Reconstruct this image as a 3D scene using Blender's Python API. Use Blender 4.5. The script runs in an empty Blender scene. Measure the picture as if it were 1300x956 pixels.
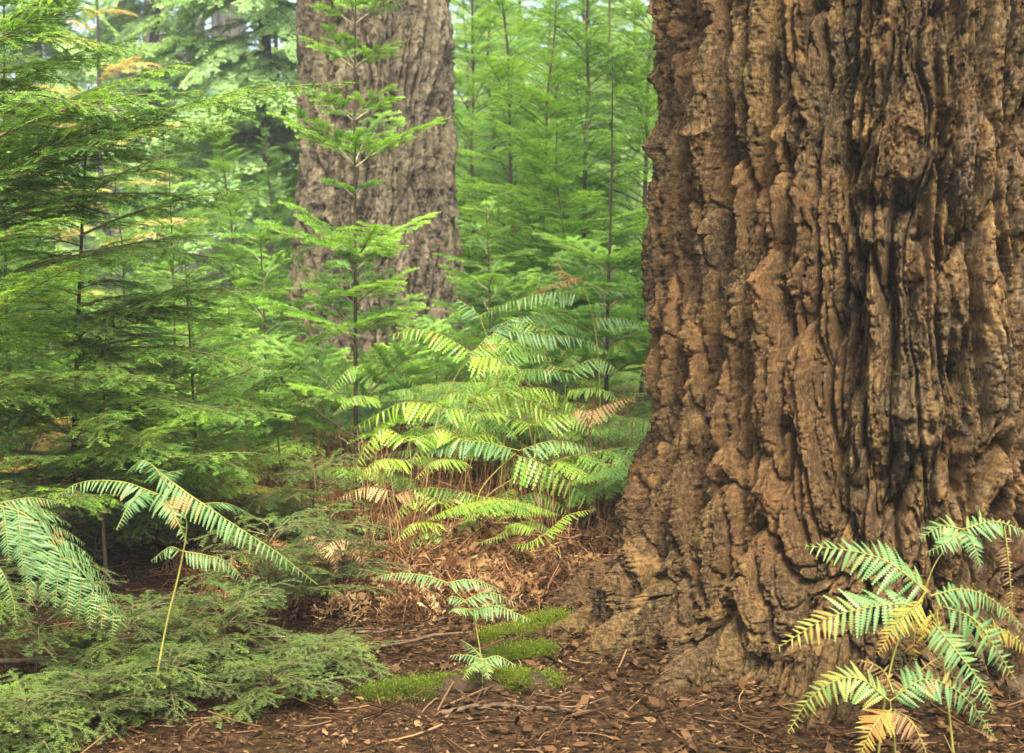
import bpy, math, random
import numpy as np
from math import radians as R
# ------------------------------------------------------------------ camera, light, exposure
sc = bpy.context.scene
COL = sc.collection
CAMZ, FPX, CX, CY, HOR = 1.25, 1805.0, 650.0, 478.0, 330.0
PITCH = math.atan((CY - HOR) / FPX)
cam = bpy.data.cameras.new('camera'); camo = bpy.data.objects.new('camera', cam); COL.objects.link(camo)
cam.sensor_width = 36; cam.lens = 36 * FPX / 1300
camo.location = (0, 0, CAMZ); camo.rotation_euler = (math.pi / 2 - PITCH, 0, 0)
cam.clip_start = .05; cam.clip_end = 2000
cam.dof.use_dof = True; cam.dof.focus_distance = 4.6; cam.dof.aperture_fstop = 5.6
sc.camera = camo
SUN_EL, SUN_AZ = 52, 172          # azimuth measured clockwise from +Y (180 = straight behind the camera)
w = bpy.data.worlds.new('World'); sc.world = w; w.use_nodes = True
nt = w.node_tree; bg = nt.nodes['Background']
sky = nt.nodes.new('ShaderNodeTexSky'); sky.sky_type = 'NISHITA'; sky.sun_disc = False
sky.sun_elevation = R(SUN_EL); sky.sun_rotation = R(SUN_AZ); sky.air_density = .8; sky.dust_density = 6; sky.ozone_density = 1
nt.links.new(sky.outputs[0], bg.inputs[0]); bg.inputs[1].default_value = .13
sl = bpy.data.lights.new('sun', 'SUN'); sl.energy = 2.5; sl.angle = R(20); sl.color = (1, .93, .82)
slo = bpy.data.objects.new('sun', sl); COL.objects.link(slo)
slo.rotation_euler = (R(90 - SUN_EL), 0, R(180 - SUN_AZ))
sc.view_settings.view_transform = 'Standard'; sc.view_settings.look = 'None'
sc.view_settings.exposure = 2.8; sc.view_settings.gamma = 1
sc.view_settings.use_white_balance = True; sc.view_settings.white_balance_temperature = 6900; sc.view_settings.white_balance_tint = 6
sc.render.engine = 'CYCLES'
cy = sc.cycles
cy.use_denoising = True
try: cy.denoiser = 'OPENIMAGEDENOISE'
except Exception: pass
cy.max_bounces = 7; cy.diffuse_bounces = 4; cy.glossy_bounces = 2; cy.transmission_bounces = 4; cy.volume_bounces = 0
cy.transparent_max_bounces = 4; cy.sample_clamp_indirect = 4; cy.caustics_reflective = False; cy.caustics_refractive = False
cy.use_adaptive_sampling = True; cy.adaptive_threshold = .015

def at(x, y, D):
    """world point where the sight line through photo pixel (x, y) has gone D metres ahead"""
    sp, cp = math.sin(PITCH), math.cos(PITCH)
    dx = x - CX; dy = -(y - CY)
    v = np.array([dx, dy * sp + FPX * cp, dy * cp - FPX * sp])
    return np.array([0, 0, CAMZ]) + v * (D / v[1])

# ------------------------------------------------------------------ numpy noise
def _h(ix, iy, iz, s):
    n = (ix.astype(np.int64) * 374761393 + iy.astype(np.int64) * 668265263 + iz.astype(np.int64) * 2147483647 + s * 1274126177) & 0xffffffff
    n = ((n ^ (n >> 13)) * 1274126177) & 0xffffffff
    n = ((n ^ (n >> 15)) * 2246822519) & 0xffffffff
    return ((n ^ (n >> 16)) & 0xffffff) / float(0xffffff)
def vnoise(p, s=0):
    i = np.floor(p); f = p - i; f = f * f * f * (f * (f * 6 - 15) + 10); i = i.astype(np.int64)
    r = 0
    for a in (0, 1):
        wa = f[..., 0] if a else 1 - f[..., 0]
        for b in (0, 1):
            wb = f[..., 1] if b else 1 - f[..., 1]
            for c in (0, 1):
                wc = f[..., 2] if c else 1 - f[..., 2]
                r = r + wa * wb * wc * _h(i[..., 0] + a, i[..., 1] + b, i[..., 2] + c, s)
    return r * 2 - 1
def fbm(p, o=4, s=0, g=.5):
    r = 0; a = 1; t = 0
    for k in range(o):
        r = r + a * vnoise(p * (2.03 ** k) + 17.3 * k, s + k); t += a; a *= g
    return r / t
def ridged(p, o=3, s=0):
    r = 0; a = 1; t = 0
    for k in range(o):
        r = r + a * (1 - np.abs(vnoise(p * (2.1 ** k) + 9.1 * k, s + k)) * 2); t += a; a *= .5
    return r / t
def voro(p, s=0):
    i = np.floor(p).astype(np.int64); f = p - i
    F1 = np.full(p.shape[:-1], 9.); F2 = F1.copy(); cid = np.zeros(p.shape[:-1]); off = np.zeros(p.shape)
    for a in (-1, 0, 1):
        for b in (-1, 0, 1):
            for c in (-1, 0, 1):
                x, y, z = i[..., 0] + a, i[..., 1] + b, i[..., 2] + c
                v = np.stack([f[..., 0] - a - _h(x, y, z, s), f[..., 1] - b - _h(x, y, z, s + 7), f[..., 2] - c - _h(x, y, z, s + 13)], -1)
                d = np.sqrt((v * v).sum(-1))
                near = d < F1
                F2 = np.where(near, F1, np.minimum(F2, d)); cid = np.where(near, _h(x, y, z, s + 21), cid); F1 = np.where(near, d, F1); off = np.where(near[..., None], v, off)
    return F1, F2, cid, off
def sstep(a, b, x):
    t = np.clip((x - a) / (b - a), 0, 1); return t * t * (3 - 2 * t)

# ------------------------------------------------------------------ mesh helpers
def nrm(v): return v / np.maximum(np.linalg.norm(v, axis=-1, keepdims=True), 1e-9)
class Acc:
    def __init__(s): s.V = []; s.Q = []; s.T = []; s.n = 0
    def add(s, V, Q, t=0.):
        V = np.asarray(V, float).reshape(-1, 3); Q = np.asarray(Q, int).reshape(-1, 4)
        s.V.append(V); s.Q.append(Q + s.n); s.n += len(V)
        s.T.append(np.broadcast_to(np.asarray(t, float), (len(V),)).copy())
    def arr(s):
        if not s.V: return np.zeros((0, 3)), np.zeros((0, 4), int), np.zeros(0)
        return np.concatenate(s.V), np.concatenate(s.Q), np.concatenate(s.T)
    def mesh(s, name, mat, smooth=False, org=None):
        V, Q, T = s.arr()
        if org is not None: V = V - np.asarray(org)
        return qmesh(name, V, Q, T, mat, smooth)
def qmesh(name, V, Q, T, mat, smooth=False):
    me = bpy.data.meshes.new(name)
    me.vertices.add(len(V)); me.vertices.foreach_set('co', V.astype(np.float32).ravel())
    me.loops.add(len(Q) * 4); me.loops.foreach_set('vertex_index', Q.astype(np.int32).ravel())
    me.polygons.add(len(Q)); me.polygons.foreach_set('loop_start', np.arange(0, len(Q) * 4, 4, dtype=np.int32))
    if smooth: me.polygons.foreach_set('use_smooth', np.ones(len(Q), bool))
    a = me.attributes.new('tint', 'FLOAT', 'POINT'); a.data.foreach_set('value', T.astype(np.float32))
    me.materials.append(mat); me.update(); return me
def inst(TV, TQ, O, X, Y, Z):
    V = O[:, None] + TV[None, :, 0:1] * X[:, None] + TV[None, :, 1:2] * Y[:, None] + TV[None, :, 2:3] * Z[:, None]
    Q = TQ[None] + (np.arange(len(O)) * len(TV))[:, None, None]
    return V.reshape(-1, 3), Q.reshape(-1, 4)
def tube(acc, P, r, seg=5, t=0., cap=True):
    P = np.asarray(P, float); n = len(P); r = np.broadcast_to(np.asarray(r, float), (n,))
    T = nrm(np.gradient(P, axis=0)); ref = np.array([0, 0, 1.]) if abs(T[0][2]) < .9 else np.array([1., 0, 0])
    A = nrm(np.cross(T, ref)); B = np.cross(T, A)
    ang = np.arange(seg) * 2 * math.pi / seg
    V = P[:, None] + r[:, None, None] * (np.cos(ang)[None, :, None] * A[:, None] + np.sin(ang)[None, :, None] * B[:, None])
    i = np.arange(n - 1)[:, None] * seg; j = np.arange(seg)[None]; k = (j + 1) % seg
    Q = np.stack([i + j, i + k, i + seg + k, i + seg + j], -1).reshape(-1, 4)
    acc.add(V.reshape(-1, 3), Q, t)
def resample(P, n):
    P = np.asarray(P, float); d = np.r_[0, np.cumsum(np.linalg.norm(np.diff(P, axis=0), axis=1))]
    s = np.linspace(0, d[-1], n); return np.stack([np.interp(s, d, P[:, k]) for k in range(3)], -1)
def smoothpath(P, n=14):
    """Catmull-Rom through the points"""
    P = np.asarray(P, float)
    if len(P) == 2: return resample(P, n)
    Q = np.vstack([2 * P[0] - P[1], P, 2 * P[-1] - P[-2]]); out = []
    for i in range(len(P) - 1):
        a, b, c, d = Q[i:i + 4]
        for t in np.linspace(0, 1, 8, endpoint=False):
            out.append(.5 * (2 * b + (c - a) * t + (2 * a - 5 * b + 4 * c - d) * t * t + (3 * b - a - 3 * c + d) * t ** 3))
    out.append(P[-1]); return resample(out, n)
def length(P): return float(np.linalg.norm(np.diff(P, axis=0), axis=1).sum())
def grow(p, d, l, droop=.3, bend=None, n=6):
    """curve from p along d sinking by droop"""
    out = [np.array(p, float)]; d = nrm(np.array(d, float))
    for k in range(n):
        t = (k + 1) / n; e = d + np.array([0, 0, -droop * t])
        if bend is not None: e = e + bend * t
        out.append(out[-1] + nrm(e) * l / n)
    return np.array(out)
def tag(o, label=None, cat=None, group=None, kind=None):
    if label: o['label'] = label
    if cat: o['category'] = cat
    if group: o['group'] = group
    if kind: o['kind'] = kind
    return o
def empty(name, loc, rz=0):
    o = bpy.data.objects.new(name, None); COL.objects.link(o); o.location = loc; o.rotation_euler = (0, 0, rz); o.empty_display_size = .1
    return o
def mobj(name, me, parent=None):
    o = bpy.data.objects.new(name, me); COL.objects.link(o)
    if parent is not None: o.parent = parent
    return o

# ------------------------------------------------------------------ materials
class N:
    def __init__(s, name):
        s.m = bpy.data.materials.new(name); s.m.use_nodes = True; s.t = s.m.node_tree; s.t.nodes.clear()
    def n(s, typ, **k):
        o = s.t.nodes.new('ShaderNode' + typ)
        for a, v in k.items():
            if a.startswith('i_'):
                key = a[2:]; key = int(key) if key.isdigit() else key.replace('_', ' ')
                if isinstance(v, bpy.types.NodeSocket): s.t.links.new(v, o.inputs[key])
                else: o.inputs[key].default_value = v
            else: setattr(o, a, v)
        return o
    def mix(s, f, a, b, mode='MIX'):
        o = s.t.nodes.new('ShaderNodeMix'); o.data_type = 'RGBA'; o.blend_type = mode
        for sock, v in ((o.inputs[0], f), (o.inputs[6], a), (o.inputs[7], b)):
            if isinstance(v, bpy.types.NodeSocket): s.t.links.new(v, sock)
            else: sock.default_value = v if not isinstance(v, tuple) or len(v) == 4 else v + (1,)
        return o.outputs[2]
    def math(s, op, a, b=0., c=0.):
        o = s.t.nodes.new('ShaderNodeMath'); o.operation = op
        for k, v in enumerate((a, b, c)):
            if isinstance(v, bpy.types.NodeSocket): s.t.links.new(v, o.inputs[k])
            else: o.inputs[k].default_value = v
        return o.outputs[0]
    def ramp(s, f, stops):
        o = s.t.nodes.new('ShaderNodeValToRGB'); s.t.links.new(f, o.inputs[0]); e = o.color_ramp.elements
        while len(e) > 1: e.remove(e[-1])
        e[0].position = stops[0][0]; e[0].color = stops[0][1] + (1,)
        for p, c in stops[1:]: x = e.new(p); x.color = c + (1,)
        return o.outputs[0]
    def noise(s, vec, scale, detail=4, rough=.55):
        o = s.n('TexNoise', i_Scale=float(scale), i_Detail=float(detail), i_Roughness=rough)
        if vec is not None: s.t.links.new(vec, o.inputs['Vector'])
        return o.outputs[0]
    def out(s, sh): s.t.links.new(sh, s.n('OutputMaterial').inputs[0]); return s.m

def leaf_mat(name, stops, trans=.35, tcol=1.5, rough=.5, spec=.22, var=.35, yellow=None):
    m = N(name)
    tint = m.n('Attribute', attribute_name='tint').outputs['Fac']
    rnd = m.n('ObjectInfo').outputs['Random']
    co = m.n('TexCoord').outputs['Object']
    nz = m.noise(co, 3.5, 2)
    f = m.math('ADD', tint, m.math('MULTIPLY', m.math('SUBTRACT', rnd, .5), var))
    f = m.math('ADD', f, m.math('MULTIPLY', m.math('SUBTRACT', nz, .5), .5))
    c = m.ramp(f, stops)
    if yellow:
        yf = m.math('MULTIPLY', m.n('MapRange', i_0=m.noise(co, 9, 3), i_1=yellow[1], i_2=yellow[1] + .12).outputs[0], yellow[2])
        c = m.mix(yf, c, yellow[0])
    p = m.n('BsdfPrincipled', i_Base_Color=c, i_Roughness=rough)
    p.inputs['Specular IOR Level'].default_value = spec
    tc = m.mix(1., c, (tcol, tcol, tcol * .45, 1), 'MULTIPLY')
    t = m.n('BsdfTranslucent', i_Color=tc)
    return m.out(m.n('MixShader', i_0=trans, i_1=p.outputs[0], i_2=t.outputs[0]).outputs[0])
M = {}
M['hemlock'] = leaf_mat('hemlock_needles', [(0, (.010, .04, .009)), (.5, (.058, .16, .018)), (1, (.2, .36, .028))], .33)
M['shadedhemlock'] = leaf_mat('shaded_hemlock_needles', [(0, (.007, .02, .004)), (.5, (.026, .062, .009)), (1, (.10, .17, .018))], .25)  # hemlock green darkened: shade near the floor is put into the colour
M['fir'] = leaf_mat('fir_needles', [(0, (.03, .09, .022)), (.5, (.09, .20, .03)), (1, (.20, .36, .04))], .38)
M['far'] = leaf_mat('hazed_far_needles', [(0, (.08, .15, .06)), (.5, (.18, .29, .10)), (1, (.33, .44, .17))], .38)  # needle colour paled to stand in for distance haze
M['fargold'] = leaf_mat('gold_leaves', [(0, (.3, .17, .06)), (.5, (.42, .30, .12)), (1, (.4, .4, .16))], .4)
M['fern'] = leaf_mat('fern_green', [(0, (.03, .09, .02)), (.5, (.078, .165, .018)), (1, (.16, .24, .02))], .4, spec=.4, rough=.42, yellow=((.25, .11, .03, 1), .62, .8))
M['fernteal'] = leaf_mat('fern_blue_green', [(0, (.05, .11, .038)), (.5, (.085, .165, .05)), (1, (.22, .2, .03))], .3, spec=.35, rough=.5, yellow=((.25, .11, .035, 1), .6, .85))
M['fernyellow'] = leaf_mat('fern_yellow', [(0, (.09, .13, .02)), (.5, (.18, .16, .025)), (1, (.27, .17, .04))], .4, yellow=((.25, .09, .025, 1), .5, .8))
M['fernbrown'] = leaf_mat('fern_brown', [(0, (.028, .014, .007)), (.5, (.105, .052, .022)), (1, (.27, .18, .09))], .3, spec=.1, rough=.8, var=.7)
M['litter'] = leaf_mat('litter', [(0, (.012, .007, .003)), (.5, (.055, .029, .013)), (1, (.17, .105, .05))], .05, spec=.05, rough=.9)
M['moss'] = leaf_mat('moss', [(0, (.012, .026, .003)), (.5, (.048, .075, .006)), (1, (.13, .15, .015))], .3, spec=.1, rough=.9)

def wood_mat(name, a, b, scale=40):
    m = N(name); co = m.n('TexCoord').outputs['Object']
    mp = m.n('Mapping', i_Vector=co, i_Scale=(1, 1, .3)).outputs[0]
    n = m.noise(mp, scale, 5)
    c = m.ramp(n, [(.3, a), (.7, b)])
    bm = m.n('Bump', i_Height=n, i_Strength=.5, i_Distance=.004)
    p = m.n('BsdfPrincipled', i_Base_Color=c, i_Roughness=.85, i_Normal=bm.outputs[0]); p.inputs['Specular IOR Level'].default_value = .12
    return m.out(p.outputs[0])
M['twig'] = wood_mat('twig_bark', (.05, .035, .02), (.13, .09, .05))
M['firtwig'] = wood_mat('fir_twig_bark', (.08, .065, .035), (.2, .18, .12))
M['stem'] = wood_mat('sapling_bark', (.014, .011, .007), (.045, .034, .02), 60)
M['fartrunk'] = wood_mat('far_bark', (.02, .019, .018), (.05, .046, .042), 12)
M['stalk'] = wood_mat('fern_stalk', (.07, .075, .015), (.16, .15, .035), 20)
M['deadstalk'] = wood_mat('dead_fern_stalk', (.05, .024, .01), (.17, .09, .04), 20)
M['deadwood'] = wood_mat('dead_wood', (.02, .012, .007), (.075, .052, .032), 30)
M['rotwood'] = wood_mat('rotting_wood', (.006, .004, .002), (.03, .019, .009), 45)

def bark_mat(name, cols, moss, lichen, fine=1., red=(.078, .036, .013, 1), tan=(.19, .137, .063, 1)):
    m = N(name); co = m.n('TexCoord').outputs['Object']
    mp = m.n('Mapping', i_Vector=co, i_Scale=(1, 1, .35)).outputs[0]
    n1 = m.noise(mp, 26 * fine, 6, .65); n2 = m.noise(co, 75 * fine, 6, .78); n3 = m.noise(co, 2.6, 3)
    tint = m.n('Attribute', attribute_name='tint').outputs['Fac']      # plate-to-plate difference of the bark
    f = m.math('ADD', m.math('MULTIPLY', n1, .75), m.math('MULTIPLY', tint, .35))
    c = m.ramp(f, cols)
    c = m.mix(m.n('MapRange', i_0=n2, i_1=.45, i_2=.75, i_3=0., i_4=.7).outputs[0], c, tan)
    c = m.mix(m.n('MapRange', i_0=n2, i_1=.5, i_2=.36, i_3=0., i_4=.75).outputs[0], c, (.02, .012, .006, 1))
    c = m.mix(m.n('MapRange', i_0=n3, i_1=.42, i_2=.68, i_3=0., i_4=.4).outputs[0], c, red)
    # lichen film on the weathered side, green algae low down
    ln = m.noise(co, 14, 5, .7); sep = m.n('SeparateXYZ', i_0=co)
    lf = m.math('MULTIPLY', m.n('MapRange', i_0=ln, i_1=.5, i_2=.66, i_3=0., i_4=.55).outputs[0],
                m.n('MapRange', i_0=sep.outputs[0], i_1=lichen[0], i_2=lichen[1]).outputs[0])
    c = m.mix(lf, c, (.18, .155, .115, 1))
    mn = m.noise(co, 5, 5, .65)
    hz = m.n('MapRange', i_0=sep.outputs[2], i_1=moss[0], i_2=moss[1], i_3=.27, i_4=.0).outputs[0]
    geo = m.n('NewGeometry'); nz = m.n('SeparateXYZ', i_0=geo.outputs['Normal']).outputs[2]
    mf = m.n('MapRange', i_0=m.math('ADD', m.math('ADD', mn, hz), m.math('MULTIPLY', nz, .09)), i_1=.80, i_2=1.0, i_3=0., i_4=.45).outputs[0]
    c = m.mix(mf, c, m.mix(n2, (.01, .012, .003), (.06, .062, .016)))
    h = m.math('ADD', m.math('MULTIPLY', n1, .6), m.math('MULTIPLY', n2, .4))
    b = m.n('Bump', i_Height=h, i_Strength=1., i_Distance=.03 / fine)
    p = m.n('BsdfPrincipled', i_Base_Color=c, i_Roughness=.78, i_Normal=b.outputs[0]); p.inputs['Specular IOR Level'].default_value = .1
    return m.out(p.outputs[0])
BC = [(.3, (.009, .005, .002)), (.45, (.041, .022, .0072)), (.6, (.104, .060, .020)), (.85, (.225, .15, .062))]
M['bark'] = bark_mat('big_bark', BC, (0., .75), (-.3, .5))
M['bark2'] = bark_mat('second_bark', [(.3, (.012, .009, .005)), (.46, (.055, .044, .025)), (.62, (.115, .095, .06)), (.85, (.2, .175, .125))], (0., .9), (-.1, .5), .6, (.075, .058, .036, 1), (.2, .175, .125, 1))

# ------------------------------------------------------------------ ground
def gz(x, y):
    p = np.stack([np.asarray(x, float) * .35, np.asarray(y, float) * .35, np.zeros_like(np.asarray(x, float))], -1)
    q = p * 5.5
    far = sstep(8, 40, np.asarray(y, float))
    mound = .03 * np.exp(-np.clip(np.hypot(np.asarray(x) - 1.36, np.asarray(y) - 5.) - 1.0, 0, 9) ** 2 / .12)
    return mound * (1 + .8 * fbm(p * 9, 2, 2)) + fbm(p, 3, 5) * (.10 + .35 * far) + fbm(q, 2, 9) * .022
gx = np.r_[np.linspace(-160, -6, 40), np.linspace(-5.9, 5.9, 260), np.linspace(6, 160, 40)]
gy = np.r_[np.linspace(-30, 2.4, 14), np.linspace(2.5, 12, 240), np.linspace(12.2, 60, 70), np.linspace(65, 260, 20)]
X, Y = np.meshgrid(gx, gy, indexing='ij'); Z = gz(X, Y)
fine = np.stack([X * 30, Y * 30, X * 0], -1); Z = Z + fbm(fine, 3, 3) * .012 * (Y < 14)
V = np.stack([X, Y, Z], -1).reshape(-1, 3); ny = len(gy)
i = np.arange(len(gx) - 1)[:, None] * ny; j = np.arange(ny - 1)[None]
Q = np.stack([i + j, i + ny + j, i + ny + j + 1, i + j + 1], -1).reshape(-1, 4)
m = N('forest_floor'); co = m.n('TexCoord').outputs['Object']
n1 = m.noise(co, 34, 6, .7); n2 = m.noise(co, 1.1, 3)
c = m.ramp(n1, [(.35, (.006, .0035, .0016)), (.52, (.024, .013, .006)), (.7, (.07, .04, .018))])
c = m.mix(m.n('MapRange', i_0=n2, i_1=.55, i_2=.7, i_3=0., i_4=.18).outputs[0], c, (.05, .06, .012, 1))
sep = m.n('SeparateXYZ', i_0=co)
c = m.mix(m.n('MapRange', i_0=sep.outputs[1], i_1=11., i_2=20., i_3=0., i_4=.8).outputs[0], c, (.1, .17, .04, 1))
b = m.n('Bump', i_Height=n1, i_Strength=1., i_Distance=.02)
fp = m.n('BsdfPrincipled', i_Base_Color=c, i_Roughness=1., i_Normal=b.outputs[0]); fp.inputs['Specular IOR Level'].default_value = .05; M['floor'] = m.out(fp.outputs[0])
g = mobj('ground', qmesh('ground', V, Q, np.zeros(len(V)), M['floor'], True)); tag(g, 'brown forest floor of needles and soil under the trees', None, None, 'structure')

# ------------------------------------------------------------------ big trunks
def trunk_mesh(name, mat, C, r0, rfun, fine, zs, seed, roots, sc_=1., knobs=(), grooves=(), lobes=.05, zq=1., dp=1., fq=1.):
    """a displaced bark shell; fine = (phi0, phi1, n) finely sampled sector; phi 0 looks to -Y, grows to +X"""
    f0, f1, nf = fine
    ph = np.r_[np.linspace(f0, f1, nf), np.linspace(f1, f0 + 360, 90)[1:-1]]; ph = np.radians(ph)
    n = len(ph)
    P, Zg = np.meshgrid(ph, zs, indexing='ij')
    dx, dy = np.sin(P), -np.cos(P)
    R0 = rfun(Zg)
    def P3(hs, vs, s=0): return np.stack([dx * r0 * hs + s, dy * r0 * hs - s, Zg * vs], -1)
    low = np.exp(-np.clip(Zg, 0, 9) / .38)
    w0 = fbm(P3(2.2, .9, 3), 2, seed) * .10; w1 = fbm(P3(7, 2.2, 7), 3, seed + 8) * .03
    big_h = fbm(P3(2.4, .45, 2), 3, seed + 11) * lobes * (1 + low) * 1.6
    for (a, amp, wd, zl, drift) in roots:
        aa = np.radians(a) + drift * np.clip(.6 - Zg, 0, .6) + w0 * .9
        d = np.arctan2(np.sin(P - aa), np.cos(P - aa))
        big_h = big_h + amp * np.exp(-(d / np.radians(wd)) ** 2) * np.exp(-np.clip(Zg, -.3, 9) / zl)
    for (a, amp, wd, z0, z1) in grooves:
        d = np.arctan2(np.sin(P - np.radians(a) + w0 * .5 + w1), np.cos(P - np.radians(a) + w0 * .5 + w1))
        big_h = big_h - amp * np.exp(-(d / np.radians(wd)) ** 2) * sstep(z0 - .25, z0 + .1, Zg) * (1 - sstep(z1 - .1, z1 + .3, Zg))
    # arc length down the flared profile, so that the bark keeps its grain on the roots
    rb = R0 + big_h; ds = np.sqrt(np.gradient(Zg, axis=1) ** 2 + np.gradient(rb, axis=1) ** 2)
    sa = -np.cumsum(ds[:, ::-1], axis=1)[:, ::-1]
    rs = np.clip(rb / r0, .9, 1.35) * r0
    wx = w0 + fbm(P3(6, 2.6, 1), 2, seed + 3) * .035 + fbm(P3(19, 9, 1), 2, seed + 4) * .008
    wz = fbm(P3(3, 3, 5), 2, seed + 5) * .05
    Pw = P + wx / r0; dxw, dyw = np.sin(Pw), -np.cos(Pw)
    def W3(hs, vs, s=0): return np.stack([dxw * rs * hs + s, dyw * rs * hs - s, (sa + wz) * vs], -1)
    slope = np.abs(np.gradient(rb, axis=1) / np.maximum(np.gradient(Zg, axis=1), 1e-6)); dmp = 1 / (1 + (slope * 1.6) ** 2)
    h = big_h
    F1, F2, cid, of = voro(W3(10 / sc_, 1.5 * zq / sc_), seed + 1)
    e = F2 - F1
    depth = .7 + .5 * fbm(P3(3, 2), 2, seed + 31)
    h = h - (np.exp(-e / .10) * .056 + np.exp(-e / .3) * .034) * sc_ * depth * dp
    h = h + (cid - .5) * .026 * sc_
    def tilt(of, c, at_, az_):
        tg = of[..., 0] * np.cos(P) + of[..., 1] * np.sin(P)
        return tg * at_ * ((c * 7.3) % 1 - .5) * 2 - of[..., 2] * az_ * (.35 + (c * 13.7) % 1) * dmp
    G1, G2, c2, of = voro(W3(25 / sc_, 6 * zq / sc_, 4), seed + 2)
    h = h - np.exp(-(G2 - G1) / .07) * .016 * sc_ + (c2 - .5) * .012 * sc_ + tilt(of, c2, .026, .012) * sc_ * fq
    K1, K2, c3, of = voro(W3(66 / sc_, 20 * zq / sc_, 14), seed + 6)
    h = h - np.exp(-(K2 - K1) / .08) * .008 * sc_ * fq + (c3 - .5) * .007 * sc_ + tilt(of, c3, .014, .007) * sc_ * fq
    n1 = np.abs(vnoise(W3(20 / sc_, 2.6 * zq / sc_, 8), seed + 41)); n2 = np.abs(vnoise(W3(46 / sc_, 7 * zq / sc_, 8), seed + 42))
    n0 = np.abs(vnoise(W3(13 / sc_, 1.0 / sc_, 12), seed + 43))
    h = h - np.exp(-n0 / .06) * .034 * sc_ * dp 
    h = h - np.exp(-n1 / .07) * .024 * sc_ * dp - np.exp(-n2 / .09) * .010 * sc_
    q = fbm(W3(24 / sc_, 12 / sc_, 6), 4, seed + 51, .6) * 5
    fl = np.floor(q); fr = q - fl
    h = h + (fl + sstep(.75, 1, fr)) * .005 * sc_ * fq * dmp
    h = h + fbm(W3(110 / sc_, 60 / sc_, 9), 3, seed + 61, .75) * .010 * sc_ * fq
    h = h + low * fbm(P3(3.6, 3, 3), 2, seed + 73) * .09
    h = h + low * fbm(P3(9, 11, 3), 3, seed + 71) * .03
    tint = (c2 - .5) * .6 + (cid - .5) * .5 + (c3 - .5) * .4
    for (a, z, amp, wa, wz_) in knobs:
        d = np.arctan2(np.sin(P - np.radians(a)), np.cos(P - np.radians(a))) * r0
        k = np.exp(-((d / wa) ** 2 + ((Zg - z) / wz_) ** 2) ** 1.3)
        h = h + amp * k * (1 + .8 * fbm(P3(16, 22, 2), 2, seed + 81))
    rr = R0 + h
    # tangential and vertical shove so that plates overhang a little
    tx = fbm(W3(14, 8, 2), 2, seed + 91) * .012 * sc_
    Zo = Zg + (fbm(W3(12, 12, 12), 3, seed + 95) * .014 - (c2 - .5) * .008) * sc_
    V = np.stack([C[0] + dx * rr - dy * tx, C[1] + dy * rr + dx * tx, Zo], -1).reshape(-1, 3)
    nz = len(zs)
    i = np.arange(n)[:, None] * nz; i2 = ((np.arange(n) + 1) % n)[:, None] * nz; j = np.arange(nz - 1)[None]
    Q = np.stack([i + j, i2 + j, i2 + j + 1, i + j + 1], -1).reshape(-1, 4)
    V = V - np.array([C[0], C[1], 0])
    o = mobj(name, qmesh(name, V, Q, tint.reshape(-1), mat, False)); o.location = (C[0], C[1], 0)
    return o
TC = at(1142, 400, 5.0)
zs = np.r_[np.linspace(-.3, -.06, 20), np.linspace(-.058, .14, 260), np.linspace(.142, .40, 110), np.linspace(.403, 2.2, 520), np.linspace(2.25, 9, 60)]
big = empty('conifer_tree', (TC[0], TC[1], 0))
tag(big, 'massive old conifer with deeply furrowed red-brown bark and spreading roots, filling the right side', 'tree')
roots = [(-106, .04, 9, .3, .2), (-90, .08, 6, .25, .1), (-76, .15, 5, .30, -.5), (-62, .20, 5, .32, -.45), (-49, .22, 5, .34, -.35), (-36, .22, 5, .3, -.2), (-24, .10, 5, .3, .1), (-11, .08, 5, .28, -.2),
         (4, .2, 8, .55, .1), (22, .34, 9, .3, -.2), (45, .35, 10, .28, 0), (80, .3, 12, .3, 0), (120, .35, 12, .3, 0), (165, .3, 12, .3, 0), (210, .3, 12, .3, 0)]
knobs = [(-41, 1.62, .05, .07, .03), (-62, 1.66, .03, .06, .02), (-36, 1.44, .055, .05, .06), (-42, 1.2, .04, .05, .05), (-22, 1.6, .05, .05, .05), (-22, 1.42, -.05, .05, .05),
         (-20, 1.32, .05, .05, .06), (-12, .75, .07, .08, .12), (-27, 1.55, -.05, .03, .06), (-85, .7, -.06, .08, .12), (-88, .38, -.08, .07, .1), (-3, .62, -.08, .03, .14), (-96, 1.66, .03, .08, .05), (10, .4, .05, .1, .08)]
o = trunk_mesh('trunk', M['bark'], TC, .86, lambda z: .92 + .05 * np.exp(-np.clip(z, 0, 9) / .8) + .16 * np.exp(-np.clip(z, -.3, 9) / .25) - .012 * z,
               (-122, 34, 640), zs, 11, roots, 1., knobs, [(-29, .12, 6, .35, 2.8), (-47, .05, 3, .1, 1.6), (-70, .05, 4, .2, 2.6), (-4, .05, 3.2, .25, 1.2), (-88, .05, 3, .2, 1.0)] + [(a_, d_, w_, z_, 9) for a_, d_, w_, z_ in [(-100, .08, 2.8, .0), (-89, .09, 2.8, .0), (-77, .11, 3.2, .0), (-66, .10, 2.6, .1), (-56, .12, 3.0, .0), (-45, .09, 2.4, .1), (-38, .06, 1.4, .4), (-18, .05, 1.3, .5), (-8, .05, 1.4, .2), (6, .05, 1.4, .5), (16, .06, 1.5, .3)]], .045, .62, 2.0, 1.1)
o.parent = big; o.location = (0, 0, 0)
T2 = at(480, 200, 11.6)
zs2 = np.r_[np.linspace(-.4, 3.9, 520), np.linspace(4, 12, 50)]
sec = empty('conifer_tree', (T2[0], T2[1], 0))
tag(sec, 'tall grey-brown conifer with a knot scar, standing behind the slim fir sapling', 'tree')
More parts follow.
